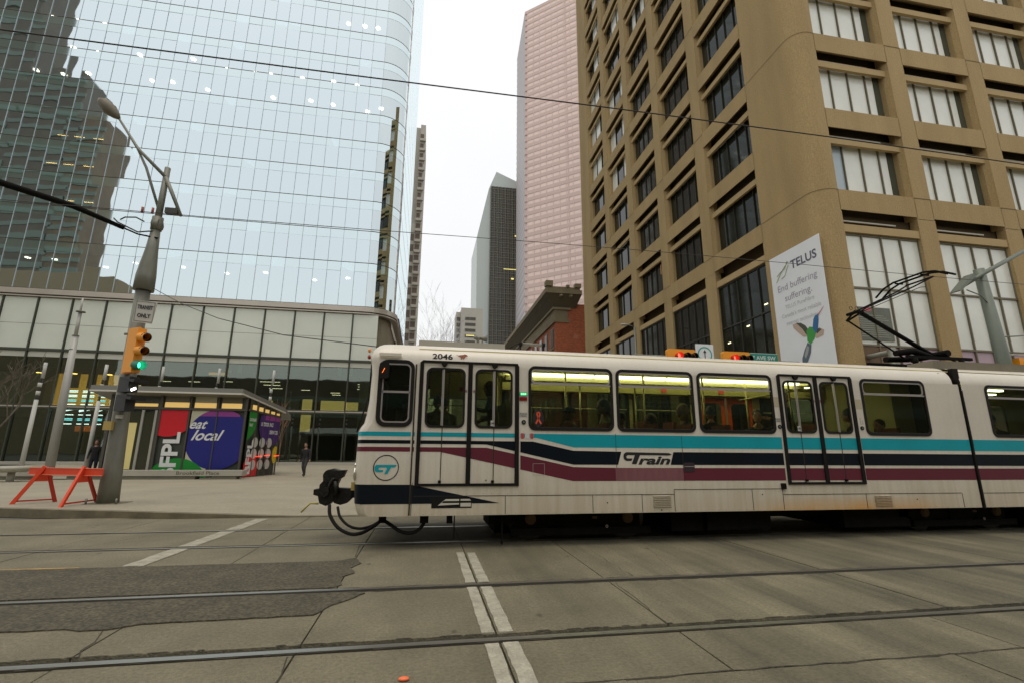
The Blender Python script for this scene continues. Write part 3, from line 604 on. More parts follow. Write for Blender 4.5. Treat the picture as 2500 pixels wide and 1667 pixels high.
mark(M().ring(rr(1.60, 1.78, 1.0, 1.17, .01), rr(1.604, 1.776, 1.004, 1.166, .008), XZ, Y0-.004, Y0-.0035), 'scratched_outline', GP, tr)
# head lamp and marker lamps
hl = M().ell((-.955, 7.33, 1.02), (.025, .10, .10), n=16, k=10).build('headlight', mat('chrome', (.8, .78, .7), .08, 1.0), tr)
M().ell((-.955, 7.34, 1.14), (.022, .07, .03), n=12, k=8).build('headlight', mat('chrome', (1, 1, 1)), tr)
M().box(-1.0, -.95, 7.34, 7.46, .79, .90).build('marker_lamp', mat('amber_lens', (.45, .33, .10), .3), tr)
for z, c in ((2.81, (.85, .33, .08)), (2.71, (.35, .03, .02))): M().ell((-.885, 7.36, z), (.025, .04, .035), n=10, k=8).build('marker_lamp', mat('lens%d' % (z*100), c, .3), tr)
# ---- coupler and hoses
cp = M().tube([(-.90, 8.45, .68), (-1.12, 8.45, .68)], .055, 12); cp.box(-1.13, -1.0, 8.35, 8.55, .60, .76)
cpl = cp.build('coupler', DRK, tr)
k = M(); k.prism([(-1.60, .52), (-1.50, .48), (-1.44, .50), (-1.40, .56), (-1.38, .70), (-1.36, .80), (-1.30, .95), (-1.34, 1.02), (-1.44, 1.05), (-1.54, 1.02), (-1.58, .95), (-1.57, .86), (-1.62, .80), (-1.62, .74), (-1.70, .73), (-1.70, .65), (-1.63, .63)], XZ, 8.34, 8.58)
k.tube([(-1.47, 8.28, .94), (-1.47, 8.62, .94)], .10, 18); k.prism([(-1.50, 1.02), (-1.22, 1.03), (-1.26, .92), (-1.34, .88), (-1.42, .90)], XZ, 8.26, 8.44)
k.prism([(-1.42, .60), (-1.38, .52), (-1.28, .49), (-1.18, .52), (-1.10, .60), (-1.04, .62), (-1.04, .76), (-1.12, .77), (-1.14, .74), (-1.34, .75), (-1.42, .72)], XZ, 8.36, 8.54); k.tube([(-1.38, 8.30, .86), (-1.33, 8.28, .66)], .045, 10); k.tube([(-1.52, 8.24, .70), (-1.52, 8.34, .70)], .07, 14); k.tube([(-1.36, 8.3, .98), (-1.44, 8.26, .84), (-1.50, 8.28, .62)], .022, 8)
k.build('coupler_head', mat('worn_black_steel', (.022, .019, .014), .45, .4, var=.6, vs=14, bump=.6, bs=40), cpl)
M().tube([(-1.60, 8.3, .52), (-1.72, 8.28, .53), (-1.84, 8.26, .40)], .014, 8).build('release_handle', mat('yellow_handle', (.42, .36, .08), .5), cpl)
M().tube(curve([(-1.40, 8.1, .52), (-1.36, 8.0, .38), (-1.22, 7.9, .22), (-1.02, 7.8, .14), (-.84, 7.7, .17), (-.66, 7.6, .28), (-.55, 7.5, .36), (-.42, 7.45, .30), (-.28, 7.4, .22), (-.12, 7.4, .20), (.0, 7.4, .27), (.06, 7.4, .38)]), .026, 8).build('brake_hose', BLK, tr)
M().tube(curve([(-1.26, 8.0, .50), (-1.20, 7.9, .37), (-1.06, 7.8, .26), (-.90, 7.75, .22), (-.74, 7.7, .25), (-.60, 7.6, .33), (-.52, 7.5, .37)]), .020, 8).build('brake_hose', BLK, tr)
M().box(-.60, -.50, 7.45, 7.55, .33, .46).build('hose_clamp', DRK, tr)
M().box(-.02, .10, 7.3, 7.5, .34, .46).build('skirt_bracket', DRK, tr)
M().box(.36, .44, 7.3, 7.42, .33, .46).box(.46, .475, 7.3, 7.33, .12, .46).build('skirt_bracket', DRK, tr)
M().box(1.16, 1.185, 7.35, 7.38, .02, .46).build('sand_pipe', DRK, tr)
# ---- bogies, underfloor boxes and added dark fill
RUST = mat('rusty_axle_box', (.13, .075, .03), .8, var=.4, vs=12)
WHE = mat('wheel_steel', (.06, .05, .04), .5, .5)
def bogie(xc):
    b = M().box(xc-1.05, xc+1.0, 7.62, 7.72, .22, .42); b.box(xc-.25, xc+.25, 7.6, 9.5, .15, .45); b.box(xc-1.45, xc-1.05, 7.5, 7.7, .28, .46).box(xc-1.35, xc-1.2, 7.5, 7.7, .36, .52)
    b.box(xc-1.05, xc+1.0, 9.33, 9.43, .22, .42); b.box(xc-1.1, xc+1.15, 7.55, 7.62, .10, .205)
    bo = b.build('bogie', DRK, tr)
    for dx in (-.79, .79):
        for y in (7.79, 9.30):
            M().tube([(xc+dx, y-.055, .335), (xc+dx, y+.055, .335)], .33, 26).build('wheel', WHE, bo)
        M().tube([(xc+dx, 7.58, .335), (xc+dx, 7.63, .335)], .085, 18).build('axle_box', RUST, bo)
        M().tube([(xc+dx, 7.565, .335), (xc+dx, 7.585, .335)], .06, 16).build('axle_cap', RUST, bo)
    M().ring(circ(xc+.42, .215, .022, 14), circ(xc+.42, .215, .014, 14), XZ, 7.545, 7.553).build('lifting_eye', CHRO, bo)
    M().box(xc+.18, xc+.26, 7.53, 7.55, .33, .365).build('bogie_plate', RUST, bo)
    return bo
bogie(2.44); bogie(9.66)
for x0, x1, y0, z0 in ((3.95, 4.5, 7.55, .12), (4.55, 5.7, 7.5, .13), (5.9, 7.05, 7.9, .27), (7.1, 8.4, 7.5, .12), (1.15, 3.9, 8.0, .08), (8.4, 11.0, 8.0, .08), (11.1, 22, 7.5, .12)):  # extra boxes added to fill the shaded underside with black
    M().box(x0, x1, y0, 9.5, z0, .52).build('underfloor_fill_box', DRK, tr)
M().box(-.7, 9.6, 7.26, 9.8, .50, .93).box(9.75, 22, 7.26, 9.8, .50, .93).build('underframe', DRK, tr)
# ---- interior
M().box(-.15, 9.6, 7.27, 9.79, .935, .95).build('floor', GRYI, tr)
M().box(-.15, 9.6, 7.3, 9.75, 2.84, 2.86).build('ceiling', YEL, tr)
M().box(9.8, 22, 7.3, 9.75, 2.84, 2.86).box(9.8, 22, 7.26, 9.7, .94, .96).build('rear_lining', YEL2, tr)
TL = emit('fluorescent_tube', (1.0, .95, .74), 10.0)
for x0, x1 in ((1.5, 3.05), (3.1, 4.5), (4.55, 6.0), (6.05, 7.4), (7.5, 8.4)):
    M().box(x0, x1, 8.46, 8.56, 2.69, 2.745).build('light_tube', TL, tr) if x0 < 7.4 else None
    M().box(x0, x1, 9.3, 9.4, 2.76, 2.78).build('light_tube', TL, tr)
M().box(10.1, 12.5, 8.46, 8.54, 2.70, 2.74).build('light_tube', TL, tr)
M().box(1.4, 7.6, 8.57, 8.9, 2.62, 2.70).build('light_cove', YEL, tr)
M().box(1.5, 9.5, 9.55, 9.79, 2.56, 2.84).build('advert_cove', YEL2, tr)
for x in (4.95, 6.3): mark(M().box(x, x+.12, 9.535, 9.545, 2.60, 2.68), 'orange_notice', RS, tr)
PB = mat('interior_pole', (.45, .40, .16), .3, .5)
for x, y in ((2.45, 8.3), (2.85, 8.7), (3.95, 8.3), (4.05, 8.9), (5.15, 8.3), (5.45, 8.9), (6.2, 8.5), (6.75, 8.0), (7.9, 8.5), (.4, 8.9), (1.2, 8.3)):
    M().tube([(x, y, .95), (x, y, 2.84)], .017, 8).build('grab_pole', PB, tr)
M().tube([(1.5, 8.1, 2.52), (7.6, 8.1, 2.52)], .014, 8).build('hand_rail', PB, tr)
M().tube([(5.9, 8.3, 2.33), (6.6, 7.7, 2.45)], .014, 8).build('hand_rail', PB, tr)
M().box(9.02, 9.48, 8.0, 9.7, .95, 2.84).build('joint_wall', YEL, tr)
M().box(1.38, 1.46, 8.4, 9.7, .95, 2.2).build('draught_screen', YEL2, tr)
M().box(.05, 1.3, 9.4, 9.7, 2.35, 2.84).build('door_header', YEL, tr)
M().box(.62, .80, 9.38, 9.39, 2.48, 2.56).build('orange_notice', RS, tr)
M().box(-.20, -.15, 7.3, 9.75, .95, 2.84).build('cab_partition', mat('dark_partition', (.04, .04, .035), .6), tr)
M().box(-.62, -.30, 8.2, 8.9, .95, 1.75).build('cab_desk', mat('cab_desk_grey', (.25, .27, .24), .5), tr)
M().box(-.50, -.36, 8.15, 8.2, 1.80, 2.0).build('cab_display', mat('cab_display_white', (.5, .52, .48), .4), tr)
for x in (1.85, 2.5, 3.3, 3.95, 4.6, 7.95):
    for y in (7.65, 9.4):
        s_ = M().box(x-.02, x+.38, y-.30, y+.15, 1.35, 1.42); s_.box(x+.34, x+.42, y-.30, y+.15, 1.38, 1.80 if y < 8 else 1.95)
        s_.build('passenger_seat', SEAT, tr)
M().box(-.76, -.2, Y1-.12, Y1-.06, .95, 2.6).box(-.78, -.2, 7.35, 9.7, 2.62, 2.70).build('cab_lining', mat('dark_cab_lining', (.035, .038, .033), .7), tr)
M().box(10.1, 13.5, 9.3, 9.4, 2.74, 2.77).build('light_tube', TL, tr)
# ---- pantograph
pg = M().box(9.55, 11.3, 7.95, 9.0, 3.06, 3.12)
for x in (9.75, 10.9):
    for y in (8.0, 8.95): pg.tube([(x, y, 3.10), (x, y, 3.26)], .05, 8)
pg.box(9.6, 11.2, 8.0, 8.06, 3.25, 3.31).box(9.6, 11.2, 8.9, 8.96, 3.25, 3.31)
pg.tube([(9.65, 8.3, 3.40), (10.1, 8.3, 3.47), (10.6, 8.3, 3.36)], [.06, .075, .04], 10); pg.tube([(9.6, 8.5, 3.30), (10.2, 8.5, 3.33)], .06, 8); pg.tube([(10.75, 8.1, 3.42), (10.75, 8.9, 3.42)], .07, 10); pg.tube([(10.55, 8.3, 3.40), (10.95, 8.35, 3.47), (11.1, 8.4, 3.38)], .05, 8); pg.tube([(11.05, 8.4, 3.40), (11.45, 8.4, 3.24)], .018, 6)
pan = pg.build('pantograph', DRK, tr)
M().tube([(10.62, 8.35, 3.42), (8.98, 8.35, 4.27)], .045, 10).build('lower_arm', DRK, pan)
M().tube([(8.66, 8.35, 4.06), (9.9, 8.35, 3.32)], .018, 8).build('control_rod', DRK, pan)
ua = M()
for y in (8.28, 8.46): ua.tube([(8.86, y, 4.21), (9.1, y, 4.36), (10.25, y+(.12 if y > 8.4 else -.12), 4.86), (10.72, y+(.2 if y > 8.4 else -.2), 5.10)], .016, 8)
ua.tube([(8.64, 8.35, 4.05), (9.02, 8.3, 4.28)], .022, 8); ua.tube([(8.70, 8.42, 4.08), (8.95, 8.42, 4.32)], .02, 8); ua.tube([(8.82, 8.2, 4.24), (8.82, 8.5, 4.24)], .035, 8)
ua.tube([(9.1, 8.38, 4.30), (10.6, 8.30, 4.92), (10.72, 8.28, 4.93)], .007, 6)
ua.build('upper_arm', DRK, pan)
hd = M()
for x in (10.62, 10.82):
    M().tube([(x, 7.72, 5.02), (x, 7.95, 5.17), (x, 8.2, 5.235), (x, 8.9, 5.235), (x, 9.15, 5.17), (x, 9.38, 5.02)], .022, 8).build('contact_strip', DRK, pan)
hd.tube([(10.62, 8.25, 5.2), (10.82, 8.25, 5.2)], .02, 8).tube([(10.62, 8.85, 5.2), (10.82, 8.85, 5.2)], .02, 8).tube([(10.72, 8.1, 5.10), (10.72, 8.7, 5.10)], .02, 8)
for x in (8.73, 8.87): M().ring(circ(x, 4.33, .04, 14), circ(x, 4.33, .033, 14), XZ, 8.3, 8.306).build('spring_ring', DRK, pan)
hd.build('collector_head', DRK, pan)
# ---- contact wires
WIR = mat('dark_wire', (.03, .025, .02), .6)
for (y, z, rad, lab) in ((4.65, 5.30, .008, 'higher overhead contact wire running over the near empty track'), (8.55, 5.335, .006, 'overhead contact wire that the train pantograph touches')):
    pts = [(x, y, z+.03*math.sin(x*.35)) for x in range(-40, 48, 3)]
    tag(M().tube(pts, rad, 6).build('contact_wire', WIR), lab, 'wire', 'overhead wires above the tracks')
# ================================================================ BROWN CONCRETE OFFICE BLOCK
BRO = mat('brown_ribbed_concrete', (0.415, 0.298, 0.138), 0.92, var=0.14, vs=.8, bump=1.0, bs=22, stretch=(1.3, 1.3, .22), var2=.17, vs2=20, col2=(.345, .245, .112))
BROJ = mat('brown_joint', (0.19, 0.13, 0.06), 0.95)
BARM = mat('brown_smooth_concrete', (0.45, 0.325, 0.155), 0.85, var=.1, vs=2)
FRM = mat('bronze_window_frame', (0.12, 0.10, 0.06), 0.5)
FRMR = mat('olive_window_frame', (0.17, 0.15, 0.095), 0.6)
FRML = mat('black_window_frame', (0.03, 0.028, 0.02), 0.5)
REVG = mat('reveal_reflection_glass', (0.07, 0.075, 0.055), 0.12, spec=.4)  # dark end strip of each pane: the reveal's reflection painted as darker glass
DGL = mat('dark_office_glass', (0.026, 0.028, 0.019), 0.06, spec=0.32, var=.5, vs=.8)
BLI = mat('white_blind_glass', (0.80, 0.81, 0.73), 0.22, var=.10, vs=1.2, spec=.6)
BLI2 = mat('blue_blind_glass', (0.42, 0.50, 0.54), 0.15, var=.1, vs=1.2, spec=.6)
PINKG = mat('pink_blind_glass', (0.50, 0.37, 0.42), 0.25)
SHOPR = mat('brown_shop_reflection', (.17, .10, .045), .6, var=.4, vs=3)
LITC = emit('ceiling_light_warm', (1, .85, .45), 2.5)
bb = thing('brown_office_building', 'brown ribbed concrete office block with deep set grid windows on the right corner', 'building', (20, 20, 0))
SIL = [11.93+3.86*k for k in range(-1, 11)]; SIL = SIL[1:]          # sills of the upper storeys
TOPZ = SIL[-1]+3.86
def face_right(u, z, d): return (u, 15.2+d, z)
def face_left(u, z, d): return (15.3+d, u, z)
RW = [(16.25+4.55*k, 3.70) for k in range(5)]
LW = [(18.62+4.86*k, 3.93) for k in range(5)]
def grid(face, wins, sgn_flip, ends):
    ends0, ends1 = ends
    edges = []
    for i, (u, w) in enumerate(wins):
        a = ends0 if i == 0 else wins[i-1][0]+wins[i-1][1]
        edges.append((a, u, i == 0, False))
    edges.append((wins[-1][0]+wins[-1][1], ends1, False, True))
    for a, b, first, last in edges:
        cr = [(0, 0), (.015, .06), (.05, .14), (.10, .24), (.12, .46)]
        L = [(a,   .46)] if first else [(a-e, d) for e, d in reversed(cr)]
        if first: L = [(a, .46), (a, 0)]
        Rr = [(b+e, d) for e, d in cr] if not last else [(b, 0), (b, .46)]
        loop = L+Rr
        zz = 10.94; pm_ = M()
        vs = [face(u, z, d) for z in (zz-.02, TOPZ) for u, d in loop]; n = len(loop)
        pm_.add(vs, [(k, k+1, n+k+1, n+k) for k in range(n-1)], 0)
        lo2 = [(a-(0 if first else .02), .35), (a-(0 if first else .02), 0), (b+(0 if last else .02), 0), (b+(0 if last else .02), .35)]
        vs = [face(u, z, d) for z in (0, zz) for u, d in lo2]
        pm_.add(vs, [(k, k+1, 5+k, 4+k) for k in range(3)], 0)
        pm_.build('pillar', BRO, bb)
    for i, (u, w) in enumerate(wins):
        for k, s in enumerate([None]+SIL):
            z0 = (SIL[k]-.92) if k < len(SIL) else TOPZ-.92
            z1 = z0+.92
            prof = [(z1, .46), (z1, 0), (z0, 0), (z0+.05, .10), (z0+.14, .20), (z0+.30, .32), (z0+.40, .46)]
            vs = [face(uu, z, d) for uu in (u-.02, u+w+.02) for z, d in prof]; n = len(prof)
            M().add(vs, [(q, q+1, n+q+1, n+q) for q in range(n-1)], 0).build('spandrel', BRO, bb)
grid(face_right, RW, False, (16.25, 38.9)); grid(face_left, LW, True, (18.62, 44.6))
cm = M(); loop = [(15.3, 18.62), (15.3, 15.95)] + [(15.3+.72*(1-math.cos(R(a))), 15.95-.75*math.sin(R(a))) for a in range(10, 91, 10)] + [(16.25, 15.2)]
loop[0] = (15.3, 18.62)
cm.add([(x, y, z) for z in (0, TOPZ) for x, y in loop], [(k, k+1, len(loop)+k+1, len(loop)+k) for k in range(len(loop)-1)], 0)
cm.box(15.42, 16.1, 43.9, 44.58, 0, TOPZ).box(38.2, 38.88, 15.32, 16.0, 0, TOPZ)
cm.build('corner_wall', BRO, bb, recalc=True)
M().box(16.0, 38.5, 15.9, 44.4, 0, TOPZ).build('core', mat('dark_core', (.085, .06, .03), .9), bb)
for s in SIL[0::2]:
    z = s-.02
    jl = [(15.292, 18.62), (15.292, 15.95)] + [(15.292+.724*(1-math.cos(R(a))), 15.95-.758*math.sin(R(a))) for a in range(10, 91, 10)] + [(16.25, 15.192)]
    M().add([(x, y, zz) for zz in (z-.015, z+.015) for x, y in jl], [(k, k+1, len(jl)+k+1, len(jl)+k) for k in range(len(jl)-1)]).build('wall_joint', BROJ, bb)
    for (u, w) in RW[:-1]: M().box(u+w, u+4.55, 15.188, 15.2, z-.015, z+.015).build('wall_joint', BROJ, bb)
    for (u, w) in LW[:-1]: M().box(15.288, 15.3, u+w, u+4.86, z-.012, z+.012).build('wall_joint', BROJ, bb)
# window templates: frame > panes, built once for each facade, then shared
def win_proto(w, face, nb, top, depth, pm, transoms=(), z0=0.0, name='window', mull=.05):
    f = M(); b = w/nb
    for k in range(nb+1): 
        x = k*b; f.add([face(uu, zz, dd) for zz in (z0, top) for uu, dd in ((x-mull/2, depth-.07), (x+mull/2, depth-.07), (x+mull/2, depth+.02), (x-mull/2, depth+.02))], [(0,1,5,4),(1,2,6,5),(3,0,4,7)])
    for z in (z0+.03, top-.03)+tuple(transoms): f.add([face(uu, zz, dd) for uu in (0, w) for zz, dd in ((z-.035, depth-.06), (z+.035, depth-.06), (z+.035, depth+.02), (z-.035, depth+.02))], [(0,1,5,4),(3,0,4,7),(1,2,6,5)])
    return f
fr_ = lambda u, z, d: (u, d, z); fl_ = lambda u, z, d: (d, u, z)
meshes = {}
def get(key, fn):
    if key not in meshes: meshes[key] = fn()
    return meshes[key]
def pane_mesh(w, z0, z1, face, d, m):
    mb = M(); mb.add([face(u, z, dd) for z in (z0, z1) for u, dd in ((.03, d), (w-.03, d), (w-.03, d+.01), (.03, d+.01))], [(0,1,5,4),(1,2,6,5),(3,0,4,7),(2,3,7,6)])
    me = bpy.data.meshes.new('pane'); me.from_pydata(mb.v, [], mb.f); me.materials.append(m); return me
def obj(name, me, parent, loc):
    o = bpy.data.objects.new(name, me); C.objects.link(o); o.parent = parent; o.location = loc; return o
def to_mesh(mb, m, name):
    me = bpy.data.meshes.new(name); me.from_pydata(mb.v, [], mb.f); me.materials.append(m)
    b = bmesh.new(); b.from_mesh(me); bmesh.ops.recalc_face_normals(b, faces=b.faces); b.to_mesh(me); b.free(); return me
def window(face_world, local, base, w, nb, k, mats, seq):
    """one deep set window: shared frame, shared panes and the pale sunshade bar in front of it"""
    fm_ = get(('f', nb, local is fr_), lambda: to_mesh(win_proto(w, local, nb, 2.85, .44, None, mull=.038 if local is fr_ else .03), FRMR if local is fr_ else FRML, 'window'))
    o = obj('window', fm_, bb, Vector(base)-Vector(bb.location)); b = w/nb
    for j in range(nb):
        m = mats[seq[j % len(seq)]]
        pmh = get(('p', nb, local is fr_, m.name), lambda: pane_mesh(b, .06, 2.80, local, .44, m))
        off = (j*b, 0, 0) if local is fr_ else (0, j*b, 0)
        if local is fr_ and j == nb-1:
            pmh = get(('h', m.name), lambda: pane_mesh(b*.52, .06, 2.80, local, .44, m)); obj('pane', get(('u',), lambda: pane_mesh(b*.50, .06, 2.80, local, .445, REVG)), o, (j*b+b*.49, 0, 0))
        obj('pane', pmh, o, off)
    bm_ = get(('b', local is fr_), lambda: to_mesh(M().add([local(u, z, d) for u in (-.06, w+.06) for z, d in ((2.26, .14), (2.56, .14), (2.56, .28), (2.26, .28))], [(0,1,5,4),(1,2,6,5),(2,3,7,6),(3,0,4,7)]), BARM, 'bar'))
    obj('sunshade_bar', bm_, bb, Vector(base)-Vector(bb.location))
    return o
PM = [BLI, DGL, BLI2]
for k, s in enumerate(SIL):
    for i, (u, w) in enumerate(RW[:4] if k < 5 else RW[:1] if k < 7 else []):
        seq = [0, 0, 0, 0]
        if k == 0 and i == 0: seq = [2, 0, 0, 0]
        window(None, fr_, (u, 15.2, s), w, 4, k, PM, seq)
    for i, (u, w) in enumerate(LW):
        seq = [1]
        if i == 3 and k in (3, 4, 5): seq = [0, 1, 0, 0]
        if i == 4 and k in (4, 5, 6): seq = [1, 0, 0, 0]
        if i == 2 and k > 5: seq = [1, 0, 1, 0]
        if i > 2 and k > 6: seq = [0, 0, 1, 0]
        nb = 5 if i < 3 else 3
        meshes.pop(None, None)
        o = window(None, fl_, (15.3, u, s), w, nb, k, PM, seq)
    # pale light fittings over the bar
    if k < 2 or k == 0:
        for i in range(3): M().box(RW[i][0]+.1, RW[i][0]+2.9, 15.50, 15.56, s+2.70, s+2.76).build('soffit_light', mat('dim_lamp_strip', (.55, .52, .42), .4), bb)
for i in range(3): M().box(RW[i][0]+.1, RW[i][0]+2.9, 15.50, 15.56, 10.66, 10.72).build('soffit_light', mat('dim_lamp_strip', (1, 1, 1)), bb)
# tall street level glazing
def tall(local, base, w, nb, m1, m2, zs=(.6, 3.1, 5.42, 7.74, 10.05), isr=True):
    f = win_proto(w, local, nb, zs[-1], .20, None, zs[1:-1], zs[0], mull=.045)
    o = f.build('window', FRMR if isr else FRML, bb, world=False); o.location = Vector(base)-Vector(bb.location); b = w/nb
    for j in range(nb):
        for q in range(len(zs)-1):
            m = m2 if zs[q+1] < 5.6 else m1
            me = get(('t', isr, nb, q, m.name), lambda: pane_mesh(b, zs[q]+.02, zs[q+1]-.02, local, .20, m))
            obj('pane', me, o, (j*b, 0, 0) if isr else (0, j*b, 0))
    M().add([local(u, z, d) for u in (-.02, w+.02) for z, d in ((10.07, .04), (10.40, .04), (10.40, .34), (10.07, .34))], [(0,1,5,4),(1,2,6,5),(2,3,7,6),(3,0,4,7)]).build('sunshade_bar', BARM, bb, world=False).location = Vector(base)-Vector(bb.location)
    return o
for i, (u, w) in enumerate(RW[:4]): tall(fr_, (u, 15.2, 0), w, 4, BLI, PINKG)
for i, (u, w) in enumerate(LW): tall(fl_, (15.3, u, 0), w, 5 if i < 3 else 3, DGL, DGL, isr=False)
# dark void behind the head of each tall window
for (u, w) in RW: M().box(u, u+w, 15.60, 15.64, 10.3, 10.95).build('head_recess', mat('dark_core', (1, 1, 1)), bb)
# poster and painted shop reflection behind the lowest panes of the first bay
po = M().box(16.35, 17.95, 15.36, 15.385, 5.62, 6.95).build('poster_and_reflection', mat('grey_poster', (.16, .17, .13), .5, var=.3, vs=3), bb)
mk = M()
for j in range(11): mk.add([(16.45+.02*(j % 3), 15.352, 5.75+j*.085), (17.80-.1*(j % 4), 15.352, 5.75+j*.085), (17.80-.1*(j % 4), 15.352, 5.775+j*.085), (16.45+.02*(j % 3), 15.352, 5.775+j*.085)], [(0, 1, 2, 3)])
mark(mk, 'poster_lines', mat('pale_print', (.33, .34, .28), .6), po)
mark(M().add([(16.65, 15.35, 6.78), (17.05, 15.35, 6.78), (17.05, 15.35, 6.93), (16.65, 15.35, 6.93)], [(0, 1, 2, 3)]), 'poster_logo', mat('pink_print', (.5, .12, .14), .6), po)
M().box(16.3, 17.9, 15.355, 15.38, 3.2, 5.35).build('poster_and_reflection', SHOPR, bb)  # brown panel paints a reflected shop onto the lowest panes
for (x, y, z) in ((15.62, 20.4, 7.4), (15.62, 19.0, 8.1), (15.62, 22.0, 6.9), (15.62, 29.5, 7.5), (15.62, 34.2, 8.2), (15.62, 38.2, 7.0)):
    M().box(15.47, 15.49, y, y+.22, z, z+.05).build('lit_ceiling_lamp', LITC, bb)
M().box(15.70, 15.72, 18.75, 19.6, 29.9, 30.05).build('lit_ceiling_lamp', LITC, bb)
M().box(15.71, 15.73, 28.1, 29.3, 13.4, 14.1).build('warm_lit_room', emit('warm_room', (.5, .25, .08), .25), bb)
# ================================================================ BANNER ON THE CORNER (flat print)
bn = thing('advert_banner', 'tall white printed banner with a green hummingbird on the brown corner wall', 'banner', (15.24, 16.8, 0))
BNY0, BNY1 = 15.42, 18.28
M().box(15.225, 15.255, BNY0, BNY1, 2.6, 9.96).build('banner_sheet', mat('banner_white', (.80, .82, .84), .6, var=.05, vs=1), bn)
BX = 15.218
FL = lambda u, v: (BX, 18.28-u, v)           # u runs left to right as read from the street
t_ = M(); lettering(t_, 'TELUS', .52, lambda u, v: FL(1.22+u, 9.06+v), bold=.012, width=1.42); mark(t_, 'banner_name', mat('banner_ink', (.12, .11, .16), .6), bn)
sw = M()
for pts in ([(.30, 8.75), (.55, 9.0), (.85, 9.28), (1.12, 9.45)], [(.38, 9.02), (.62, 9.14), (.90, 9.22), (1.05, 9.5)], [(.62, 8.82), (.85, 8.9), (1.0, 9.15), (1.12, 9.3)]):
    for a, b in zip(pts, pts[1:]): sw.bar(FL(*a), FL(*b), .004, .045, up=(1, 0, 0))
sw.build('banner_swoosh', mat('pale_green_print', (.45, .55, .25), .6), bn)
gi = mat('banner_grey_ink', (.34, .33, .38), .6); gi2 = mat('banner_light_ink', (.48, .50, .50), .6)
for nm_, tx_, sz_, x_, z_, w_, m_ in (('banner_slogan', 'End buffering', .42, .33, 8.26, 2.2, gi), ('banner_slogan', 'suffering.', .42, .68, 7.76, 1.5, gi), ('banner_small_print', 'TELUS PureFibre', .25, .62, 7.42, 1.62, gi2), ('banner_small_print', "Canada's most reliable", .25, .38, 7.06, 2.15, gi2), ('banner_small_print', 'internet technology.', .25, .60, 6.70, 1.75, gi2)):
    t_ = M(); lettering(t_, tx_, sz_, lambda u, v: FL(x_+u, z_+v), width=w_); mark(t_, nm_, m_, bn)
def pl(name, pts, m, dx=0): mark(M().sheet(pts, [], lambda u, v, d: (BX-dx, 18.28-u, v), 0), name, m, bn)
pl('bird_wing', [(.92, 6.66), (1.2, 6.68), (1.5, 6.52), (1.72, 6.22), (1.62, 5.98), (1.42, 6.02), (1.15, 6.28), (.95, 6.5)], mat('bird_tan', (.50, .38, .30), .7))
pl('bird_wing', [(1.12, 6.68), (1.38, 6.62), (1.6, 6.45), (1.76, 6.2), (1.6, 6.05), (1.42, 6.35)], mat('bird_dark', (.07, .08, .05), .7), .001)
pl('bird_wing', [(1.98, 6.10), (2.28, 6.2), (2.5, 6.05), (2.42, 5.85), (2.1, 5.80), (1.95, 5.9)], mat('bird_tan', (1, 1, 1)))
pl('bird_wing', [(2.02, 6.12), (2.25, 6.18), (2.38, 6.10), (2.15, 5.98)], mat('bird_dark', (1, 1, 1)), .001)
pl('bird_body', [(1.62, 6.22), (1.80, 6.35), (2.0, 6.28), (2.1, 6.05), (1.98, 5.82), (1.75, 5.62), (1.60, 5.80), (1.62, 6.0)], mat('bird_green', (.05, .32, .06), .6), .002)
pl('bird_head', [(1.95, 6.25), (2.05, 6.60), (2.15, 6.72), (2.32, 6.74), (2.30, 6.5), (2.22, 6.2), (2.08, 6.0)], mat('bird_blue', (.03, .14, .32), .6), .003)
pl('bird_bill', [(2.26, 6.72), (2.62, 6.98), (2.64, 6.97), (2.32, 6.66)], mat('bird_pink', (.5, .25, .25), .6), .002)
pl('bird_tail', [(1.60, 5.75), (1.78, 5.60), (1.70, 5.30), (1.50, 4.98), (1.30, 4.86), (1.20, 4.92), (1.22, 5.15), (1.38, 5.45)], mat('bird_slate', (.10, .14, .17), .6), .002)
pl('bird_tail', [(1.55, 5.62), (1.65, 5.55), (1.55, 5.30), (1.40, 5.12), (1.36, 5.25)], mat('bird_grey', (.35, .36, .33), .6), .003)
# ================================================================ GLASS TOWER AND PODIUM
TGLS = glass('tower_glass', (.72, .84, .80), .74, .015, (.84, .955, .99), fres=True, wob=.010, ws=.35)
CGLS = glass('corner_glass', (.60, .70, .66), .66, .015, (.85, .95, .97))
TEAL = mat('teal_spandrel', (.10, .24, .20), .6, var=.3, vs=.8)
def spg():
    m = bpy.data.materials.new('teal_spandrel_glass'); m.use_nodes = True; t = m.node_tree; t.nodes.clear(); o = t.nodes.new('ShaderNodeOutputMaterial')
    d = t.nodes.new('ShaderNodeBsdfDiffuse'); d.inputs[0].default_value = (.035, .12, .09, 1); g = t.nodes.new('ShaderNodeBsdfGlossy'); g.inputs[0].default_value = (.84, .955, .98, 1); g.inputs['Roughness'].default_value = .03
    l = t.nodes.new('ShaderNodeLayerWeight'); l.inputs[0].default_value = .5; mr = t.nodes.new('ShaderNodeMapRange'); mr.inputs['From Min'].default_value = .55; mr.inputs['To Min'].default_value = .74; mr.inputs['To Max'].default_value = 1
    x = t.nodes.new('ShaderNodeMixShader'); t.links.new(l.outputs['Facing'], mr.inputs[0]); t.links.new(mr.outputs[0], x.inputs[0]); t.links.new(d.outputs[0], x.inputs[1]); t.links.new(g.outputs[0], x.inputs[2]); t.links.new(x.outputs[0], o.inputs[0]); return m
SPG = spg()
FLO = mat('dark_floor_edge', (.06, .05, .03), .7)
MUL = mat('pale_blue_mullion', (.50, .60, .66), .5)
INT = mat('tower_interior', (.07, .055, .03), .9, var=.4, vs=.5)
SST = mat('cornice_metal', (.55, .50, .42), .35, .3, var=.15, vs=.4)
